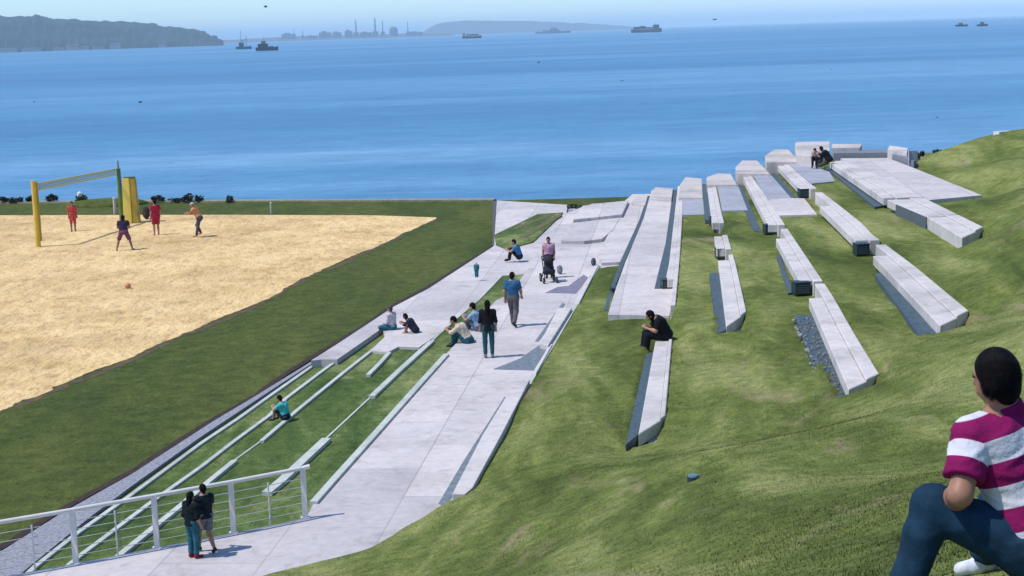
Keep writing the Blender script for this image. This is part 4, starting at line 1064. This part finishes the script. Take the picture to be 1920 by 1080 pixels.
bm = bmesh.new(); L = (b-a).length
for k in range(int(L/.12)): p = a+dn*(k*.12); add_tube(bm, p, p+Vector((0, 0, -.30)), .012, n=4)
for z in (-.1, -.2): add_tube(bm, a+Vector((0, 0, z)), b+Vector((0, 0, z)), .012, n=4)
bm_obj('mesh_cords', bm, plain('net_cord', (.26, .27, .08), .8), nt_)
tw = empty('padded_tower', at(248, 418, LZ), .1, label='tall yellow padded referee tower behind the net post', cat='tower')
def tapered(x0, x1, X0, X1, y0, y1, z1, lean):
    bm = bmesh.new()
    vs = [bm.verts.new(v) for v in ((x0, y0, 0), (x1, y0, 0), (x1, y1, 0), (x0, y1, 0), (X0, y0+lean, z1), (X1, y0+lean, z1), (X1, y1, z1), (X0, y1, z1))]
    for f in ((0,3,2,1),(4,5,6,7),(0,1,5,4),(1,2,6,5),(2,3,7,6),(3,0,4,7)): bm.faces.new([vs[i] for i in f])
    bmesh.ops.bevel(bm, geom=bm.edges[:], offset=.035, segments=2, affect='EDGES'); return bm
bm_obj('lit_pad', tapered(-.44, .04, -.36, .02, -.3, .3, 2.50, .1), MYELB, tw)  # sunward half of the pad, sunlight put into the brighter yellow
bm_obj('shaded_pad', tapered(.05, .44, .03, .34, -.28, .3, 2.47, .1), MOCH, tw)  # half away from the sun, its shade put into the ochre
bm = bmesh.new(); add_box(bm, -.3, .3, -.1, .28, 2.5, 2.56); bm_obj('platform', bm, MGRN, tw)
def pole(px, py, z, hgt, r, label, mat):
    o = empty('marker_post', at(px, py, z), label=label, cat='post')
    bm = bmesh.new(); add_tube(bm, (0, 0, 0), (0, 0, hgt), r, n=10); bm_obj('shaft', bm, mat, o)
    bm = bmesh.new(); add_tube(bm, (0, 0, hgt), (0, 0, hgt+.05), r*1.3, r*.6, 10); bm_obj('knob', bm, mat, o)
pole(216, 402, LZ, .95, .09, 'pinkish white post at the far edge of the sand, left of the tower', plain('pinkish_white', (.5, .42, .38), .7))
pole(509, 400, LZ, .6, .07, 'short pale post alone on the far lawn', plain('pale_post', (.42, .44, .32), .7))

# ------------------------------------------------------------------ low plants on the far edge of the lawn
def shrub(px, py, z, w, hgt, label, mat, n=260, group=None):
    w *= .95; hgt *= .85
    o = empty('shrub', at(px, py, z), label=label, cat='shrub', group=group)
    rs = random.Random(px); bm = bmesh.new()
    cl = [(rs.uniform(-w*.33, w*.33), rs.uniform(-.3, .3), rs.uniform(.25, .7)*hgt, rs.uniform(.35, .6)) for _ in range(6)]
    for _ in range(n):
        cx, cy, cz, cr = rs.choice(cl); u = rs.uniform(0, 6.283); v = rs.uniform(-1, 1); q = cr*rs.uniform(.5, 1)
        p = Vector((cx+math.cos(u)*math.sqrt(1-v*v)*q*w*.45, cy+math.sin(u)*math.sqrt(1-v*v)*q*.6, max(.04, cz+v*q*hgt*.6)))
        a_ = Vector((rs.gauss(0, 1), rs.gauss(0, 1), rs.gauss(0, 1))).normalized()*.09; b2 = a_.orthogonal().normalized()*.05
        vv = [bm.verts.new(p+a_), bm.verts.new(p+b2), bm.verts.new(p-a_), bm.verts.new(p-b2)]; bm.faces.new(vv)
    bm_obj('foliage', bm, mat, o)
    bm = bmesh.new()
    for cx, cy, cz, cr in cl: add_tube(bm, (0, 0, 0), (cx, cy, cz), .035, .015, 5)
    bm_obj('stem', bm, plain('bark', (.06, .045, .035), .9), o)
LD = plain('dark_leaf', (.012, .020, .014), .7, .5, 3); LG = plain('olive_leaf', (.05, .08, .03), .7, .5, 3)
SG = 'dark shrubs along the seaward lip of the lawn'
shrub(14, 381, LZ, 1.2, .55, 'low dark shrub at the far left end of the lawn lip', LD, group=SG)
shrub(32, 381, LZ, 1.0, .45, 'low dark shrub second from the left on the lawn lip', LD, group=SG)
shrub(60, 380, LZ, .8, .55, 'small dark shrub just left of the near net post', LD, group=SG)
shrub(97, 380, LZ, 1.0, .75, 'black rounded shrub just right of the near net post', LD, 360, group=SG)
shrub(150, 380, LZ, 1.1, .6, 'olive green shrub behind the player in red', LG, group=SG)
shrub(296, 380, LZ, .9, .6, 'dark shrub behind the player in dark red', LD, group=SG)
shrub(328, 380, LZ, .9, .35, 'low dark shrub between the two right hand players', LD, 180, group=SG)
shrub(351, 380, LZ, .8, .7, 'dark round shrub left of the player in orange', LD, group=SG)
shrub(373, 380, LZ, .6, .65, 'dark narrow shrub right behind the player in orange', LD, 180, group=SG)
shrub(430, 380, LZ, .5, .55, 'tiny dark shrub, rightmost on the lawn lip', LD, 120, group=SG)
shrub(1724, 297, 2.5, .6, .5, 'black shrub beside the gate frame at the top right', LD, 300)
shrub(1764, 296, 2.5, 1.0, .5, 'wide black shrub at the foot of the right hand mound', LD, 300)
shrub(1081, 391, -.1, 1.2, .28, 'low dark green hedge at the far end of the upper paving', LG, 300)
# low turf bank behind the net
bm = bmesh.new(); c0 = P(200, 384, LZ); bmesh.ops.create_uvsphere(bm, u_segments=24, v_segments=12, radius=1, matrix=Matrix.Translation(c0) @ Matrix.Diagonal((2.6, 1.5, .40, 1)))
tag(bm_obj('turf_bank', bm, MGL, None, True), kind='structure')
bm = bmesh.new(); c0 = P(150, 383, LZ)+Vector((0, 0, .62)); bmesh.ops.create_icosphere(bm, subdivisions=2, radius=.17, matrix=Matrix.Translation(c0))
for v in bm.verts: v.co += Vector((random.uniform(-.03, .03),)*3)
tag(bm_obj('white_stone', bm, plain('white_stone', (.7, .7, .72), .8)), label='small white lump on top of the olive green shrub', cat='stone')
# blue grey cap in the hillside grass
def G(px, py, d0=6, d1=60):
    d = d0
    while d < d1:
        p = D(px, py, d)
        if p.z < float(ground(np.array([p.x]), np.array([p.y]))[0]): return p
        d += .05
    return D(px, py, d1)
gp = G(1300, 900)
o = empty('sprinkler_cover', gp, label='small blue grey round cover lying in the hillside grass', cat='cover')
bm = bmesh.new(); add_tube(bm, (0, 0, -.05), (0, 0, .06), .10, .095, 20); bm_obj('rim', bm, plain('dark_rim', (.03, .04, .06), .5), o)
bm = bmesh.new(); add_tube(bm, (0, 0, .06), (0, 0, .085), .085, .075, 20); bm_obj('lid', bm, plain('blue_grey_lid', (.10, .20, .26), .4), o)

# ------------------------------------------------------------------ birds
def bird(px, py, d, span, up, label):
    o = empty('bird', D(px, py, d), random.uniform(0, 6), label=label, cat='bird', group='dark birds over the water')
    sdf_mesh('body', [cone((0, -span*.16, 0), (0, span*.12, .0), span*.05, span*.07), cone((0, span*.12, 0), (0, span*.22, span*.03), span*.05, span*.035), cone((0, span*.22, span*.03), (0, span*.28, span*.02), span*.02, span*.006), cone((0, -span*.16, 0), (0, -span*.28, 0), span*.035, span*.02)], span*.022, span*.03, plain('bird_feathers', (.05, .055, .07), .8), o)
    for s in (-1, 1):
        v = [(0, -.07, 0), (0, .08, 0), (.25, .10, up), (.5, -.02, up*.6), (.25, -.05, up)]
        vs = [(x*s*span, y*span, z*span+.02*span) for x, y, z in v]+[(x*s*span, y*span, z*span) for x, y, z in v]
        n = 5; fs = [tuple(range(n)), tuple(range(2*n-1, n-1, -1))]+[(i, (i+1) % n, n+(i+1) % n, n+i) for i in range(n)]
        mesh_obj('wing', vs, fs, plain('bird_feathers', (.05, .055, .07), .8), o)
random.seed(4)
bird(498, 13, 150, .75, .18, 'dark bird in the sky left of the chimneys')
bird(1340, 37, 150, .65, .12, 'dark bird at the horizon right of the cargo ship')
bird(263, 192, 110, .5, .15, 'dark bird low over the water on the left')
bird(1010, 117, 140, .5, .1, 'dark bird over the water right of the middle')
bird(1166, 152, 130, .35, .12, 'small dark bird over the water above the benches')
bird(64, 191, 110, .28, .12, 'smallest dark bird, over the water at the far left')
bird(1558, 130, 140, .3, .1, 'small dark bird over the water on the right')
bird(1757, 220, 120, .35, .1, 'dark bird skimming the water above the right hand mound')

# ------------------------------------------------------------------ ships
def yh(px): return 59-0.0323*(px-960)
def sea_at(px, py):
    d = (CAM_Z-SEA_Z)*FPX/(py-yh(px)); p = D(px, py, d); p.z = SEA_Z; return p, d
def ship(px, py, lpx, hullh, hullm, label, parts, rz=0.0, group=None):
    p, d = sea_at(px, py); Lm = lpx*d/FPX; k = d/FPX
    o = empty('ship', p, rz, label=label, cat='ship', group=group)
    hh = hullh*k; wd = Lm*.16; secs = []; bm = bmesh.new()
    prof = [(-.5, .75, 1.0), (-.42, 1, .92), (-.2, 1, .85), (.1, 1, .85), (.34, .85, .92), (.45, .45, 1.05), (.5, .05, 1.2)]
    for x, w, t in prof:
        secs.append([bm.verts.new((x*Lm*(1 if s_ else 1), sy*wd*.5*w*f_, z_)) for sy, f_, z_, s_ in ((-1, 1, hh*t, 1), (-1, .8, -1, 0), (1, .8, -1, 0), (1, 1, hh*t, 1))])
    for A, B_ in zip(secs[:-1], secs[1:]):
        for i in range(3): bm.faces.new((A[i], A[i+1], B_[i+1], B_[i]))
        bm.faces.new((A[3], A[0], B_[0], B_[3]))
    bm.faces.new(secs[0]); bm.faces.new(secs[-1][::-1]); bm_obj('hull', bm, hullm, o)
    for nm, x0, x1, z0, z1, m in parts:
        bm = bmesh.new()
        if nm in ('mast', 'crane', 'funnel'):
            add_tube(bm, (x0*Lm, 0, z0*k), (x1*Lm, 0, z1*k), max(.5*k, .25) if nm != 'funnel' else 1.4*k, .3*k if nm != 'funnel' else 1.2*k, 8)
        else: add_box(bm, x0*Lm, x1*Lm, -wd*.36, wd*.36, z0*k, z1*k)
        bm_obj(nm, bm, m, o)
    return o
HB = plain('navy_hull', (.02, .03, .05), .5); HT = plain('teal_hull', (.03, .09, .11), .5); HW = plain('ship_white', (.45, .45, .45), .5); HR = plain('rust_red', (.20, .05, .04), .6); HG = plain('ship_grey', (.12, .13, .15), .6)
ship(457, 92, 29, 5, HT, 'teal fishing boat with tall masts, left of the dark boat', [('wheelhouse', -.3, .02, 4, 12, HT), ('mast', -.15, -.15, 11, 36, HG), ('mast', .18, .18, 4, 26, HG), ('crane', -.15, .3, 14, 20, HG)])
ship(501, 95, 42, 7, HB, 'dark boat with a low bow anchored left of the chimneys', [('wheelhouse', -.4, .05, 6, 13, HB), ('bridge', -.25, -.05, 13, 18, HG), ('mast', -.12, -.12, 17, 26, HG), ('cargo', .08, .3, 5, 8, HB)])
ship(885, 72, 36, 5, HB, 'low flat tanker left of the middle of the horizon', [('bridge', -.47, -.36, 5, 10, HG), ('deck_cargo', -.3, .35, 5, 8, HG)])
ship(1037, 62.5, 66, 3.6, HG, 'long grey ship with a raised middle', [('cargo', -.3, .2, 3, 6, HG), ('bridge', -.08, .12, 6, 9.5, HG), ('mast', .02, .02, 9, 13, HG)])
ship(1212, 61, 57, 7, HB, 'dark cargo ship with stacked red containers', [('container_stack', -.42, .0, 6.5, 11, HB), ('container_stack', .02, .2, 6.5, 10, HR), ('bridge', .22, .42, 6, 14, HB), ('container_stack', -.2, -.06, 11, 12.5, HR), ('mast', .3, .3, 14, 17, HG)])
ship(1803, 49.5, 23, 3.5, HB, 'left one of the two small dark boats near the right edge', [('wheelhouse', -.25, .1, 3, 6.5, HG)])
ship(1842, 49, 20, 4, HB, 'right one of the two small dark boats near the right edge', [('wheelhouse', -.2, .15, 3.5, 8, HG)])

# ------------------------------------------------------------------ far shores
def ridge(name, sil, depth, back, mat, base_drop, amp, seed, step=5):
    """sil: (px, py) crest; a mesh hill with a front and a back slope"""
    xs_ = np.arange(sil[0][0], sil[-1][0]+1, step); ys_ = np.interp(xs_, [s[0] for s in sil], [s[1] for s in sil])
    rs = np.random.RandomState(seed); N = len(xs_); Mr = 13
    n1 = np.convolve(rs.rand(N+8)-.5, np.ones(3)/3, 'same')[:N]
    verts = []; gi, gj = np.meshgrid(np.arange(N), np.arange(Mr)); vn_ = vnoise(gi/5.3+.3, gj/2.1, seed)+vnoise(gi/1.9, gj/1.1, seed+5)*.5
    for j in range(Mr):
        t = j/(Mr-1); prof = math.sin(math.pi*min(1, t*1.15)/1.15*.5)**.8 if t < .6 else math.cos((t-.6)/.4*math.pi/2)**.7
        if t < .6: prof = math.sin(t/.6*math.pi/2)**.85
        dd = depth+(t-.6)*back
        for i, x in enumerate(xs_):
            q = D(float(x), float(ys_[i]), depth); hh = q.z-SEA_Z+n1[i]*amp
            nz = (rs.rand()-.5)*amp*1.2*(1 if 0 < j < Mr-1 else 0)
            verts.append((q.x*dd/depth, dd+rs.uniform(-1, 1)*back*.02, SEA_Z-1+max(hh, 2)*prof*(1+vn_[j, i]*.12*(t < .55))+nz*.12))
    fs = [(j*N+i, j*N+i+1, (j+1)*N+i+1, (j+1)*N+i) for j in range(Mr-1) for i in range(N-1)]
    return tag(mesh_obj(name, verts, fs, mat), kind='structure')
FOREST = plain('forest', (.030, .045, .038), .95, .5, .01, .2)
ridge('hills', [(-260, 40), (-100, 34), (0, 32), (35, 31), (48, 34), (62, 34), (80, 30), (92, 32), (110, 35), (158, 36), (170, 40), (200, 40), (225, 38), (245, 42), (300, 46), (340, 50), (385, 57), (398, 63), (404, 66), (409, 64), (415, 71), (424, 76)], 5600, 1500, FOREST, 0, 9, 1, 4)
ridge('hills', [(792, 62), (806, 52), (822, 44), (850, 40), (900, 38), (960, 39), (1050, 42), (1120, 45), (1180, 49.5), (1230, 51)], 15000, 3000, FOREST, 0, 12, 2, 5)
ridge('hills', [(408, 75), (440, 74), (530, 69), (600, 66.5), (640, 66), (760, 62.5), (800, 62), (850, 62)], 9600, 700, plain('far_land', (.10, .10, .11), .9, .3, .01), 0, 4, 3, 5)
# shore town at the foot of the left hill
TG = 'small pale buildings on the left shore'
random.seed(11)
pale = plain('pale_wall', (.26, .25, .24), .8); rst = plain('rusty_roof', (.17, .08, .06), .8); slate = plain('grey_roof', (.16, .17, .19), .8)
town = [(18, 94, 26, 5, 'long low pale shed at the far left waterline', slate), (62, 93, 30, 4, 'low pale waterfront row right of the long shed', slate), (112, 93, 16, 6, 'brownish building at the left shore', rst), (138, 90, 20, 9, 'tall pale building with rusty roof on the left shore', rst),
        (160, 91, 14, 6, 'pale building right of the tall one with the rusty roof', slate), (188, 91, 18, 6, 'rust roofed warehouse in the middle of the left shore', rst), (218, 86, 16, 7, 'grey building at the start of the hillside housing', slate),
        (240, 78, 20, 5, 'pale housing block up on the slope', slate), (262, 75, 22, 5, 'second pale housing block higher on the slope', slate), (284, 79, 14, 5, 'small pale house right of the housing blocks', slate),
        (306, 83, 12, 4, 'small grey shore building by the low hill', slate), (342, 77, 12, 4, 'lone pale house on the low end of the hill', slate)]
for px, py, wpx, hpx, lab, rf in town:
    wpx *= 1.25; hpx *= .6
    d = 4640 if py > 80 else 4860
    k = d/FPX; p = D(px, py, d); o = empty('shore_building', p, label=lab, cat='building', group=TG)
    bm = bmesh.new(); add_box(bm, -wpx*k/2, wpx*k/2, -14, 14, -30, hpx*k); bm_obj('wall', bm, pale, o)
    bm = bmesh.new(); a_ = wpx*k/2+1
    vs = [bm.verts.new(v) for v in ((-a_, -15, hpx*k+.1), (a_, -15, hpx*k+.1), (a_, 15, hpx*k+.1), (-a_, 15, hpx*k+.1), (-a_, 0, hpx*k*1.25), (a_, 0, hpx*k*1.25))]
    for f in ((0, 3, 2, 1), (0, 1, 5, 4), (2, 3, 4, 5), (0, 4, 3), (1, 2, 5)): bm.faces.new([vs[i] for i in f])
    bm_obj('roof', bm, rf, o)
# power station and tanks on the far shore
IG = 'industrial buildings on the far shore'
steel = plain('works_grey', (.10, .115, .13), .8)
def works(px, py, wpx, hpx, lab, kind):
    d = 9000; k = d/FPX; p = D(px, py, d)
    if kind == 'chimney':
        o = empty('chimney', p, label=lab, cat='chimney', group='tall chimneys on the far shore')
        bm = bmesh.new(); add_tube(bm, (0, 0, -8), (0, 0, hpx*k), wpx*k*.5, wpx*k*.22, 12); bm_obj('stack', bm, steel, o)
        bm = bmesh.new(); add_box(bm, -wpx*k*1.2, wpx*k*1.2, -10, 10, -8, hpx*k*.22); bm_obj('base_building', bm, steel, o)
        bm = bmesh.new(); add_tube(bm, (0, 0, hpx*k*.8), (0, 0, hpx*k*.84), wpx*k*.36, n=12); bm_obj('gallery', bm, steel, o)
    elif kind == 'dome':
        o = empty('storage_dome', p, label=lab, cat='tank')
        bm = bmesh.new(); add_tube(bm, (0, 0, -8), (0, 0, hpx*k*.6), wpx*k*.5, n=24); bm_obj('tank_wall', bm, steel, o)
        bm = bmesh.new(); bmesh.ops.create_uvsphere(bm, u_segments=24, v_segments=12, radius=1, matrix=Matrix.Translation((0, 0, hpx*k*.6)) @ Matrix.Diagonal((wpx*k*.49, wpx*k*.49, hpx*k*.4, 1))); bm_obj('tank_roof', bm, steel, o, True)
    else:
        o = empty('factory_building', p, label=lab, cat='building', group=IG)
        bm = bmesh.new(); add_box(bm, -wpx*k/2, wpx*k/2, -20, 20, -8, hpx*k); bm_obj('wall', bm, steel, o)
        bm = bmesh.new(); add_box(bm, -wpx*k*.3, wpx*k*.1, -12, 12, hpx*k+.1, hpx*k*1.3); bm_obj('roof_house', bm, steel, o)
works(668, 67, 4, 29, 'leftmost tall chimney of the far works', 'chimney'); works(704, 66, 4.5, 33, 'tallest chimney, second from the left', 'chimney'); works(718, 65, 3, 26, 'slim chimney just right of the tallest one', 'chimney')
works(765, 64, 2.2, 24, 'thin faint chimney right of the storage dome', 'chimney'); works(552, 69, 1.8, 15, 'short thin chimney over the low dark warehouse', 'chimney'); works(568, 69, 1.8, 12, 'shortest thin chimney, left end of the far works', 'chimney')
works(738, 65, 16, 15, 'round storage dome on the far shore', 'dome')
works(541, 71, 24, 7, 'low dark warehouse at the left end of the far shore', 'b'); works(610, 69, 22, 8, 'broad factory hall in the middle of the far shore', 'b'); works(632, 68, 16, 7, 'factory hall joined to the right of the broad one', 'b'); works(654, 67.5, 14, 9, 'square factory block left of the leftmost chimney', 'b')
works(686, 67, 22, 6, 'low factory between the two tall chimneys', 'b'); works(779, 64, 26, 4, 'long low shed right of the storage dome', 'b'); works(585, 70, 20, 3, 'long low quay shed left of the factory halls', 'b')

# ------------------------------------------------------------------ haze
bm = bmesh.new(); add_box(bm, -61000, 61000, -3000, 91000, -8, 175)
hz = bm_obj('haze', bm, None)
hm = bpy.data.materials.new('haze_air'); hm.use_nodes = True; n_ = hm.node_tree; n_.nodes.clear()
pv = n_.nodes.new('ShaderNodeVolumePrincipled'); pv.inputs['Color'].default_value = (0.80, 0.94, 1.0, 1); pv.inputs['Density'].default_value = 9.0e-5
pv.inputs['Anisotropy'].default_value = -0.35
S.cycles.volume_bounces = 2
ot = n_.nodes.new('ShaderNodeOutputMaterial'); n_.links.new(pv.outputs[0], ot.inputs['Volume'])
hz.data.materials.append(hm); tag(hz, kind='stuff', label='pale blue haze over the bay', cat='haze')

o = prism_obj('white_wall', line_strip(PX([(1868, 255), (1895, 253), (1990, 252)], 3.72), .4), 2.6, 3.93, MWHITE)
tag(o, label='low white wall showing above the grassy mound at the right edge', cat='wall')
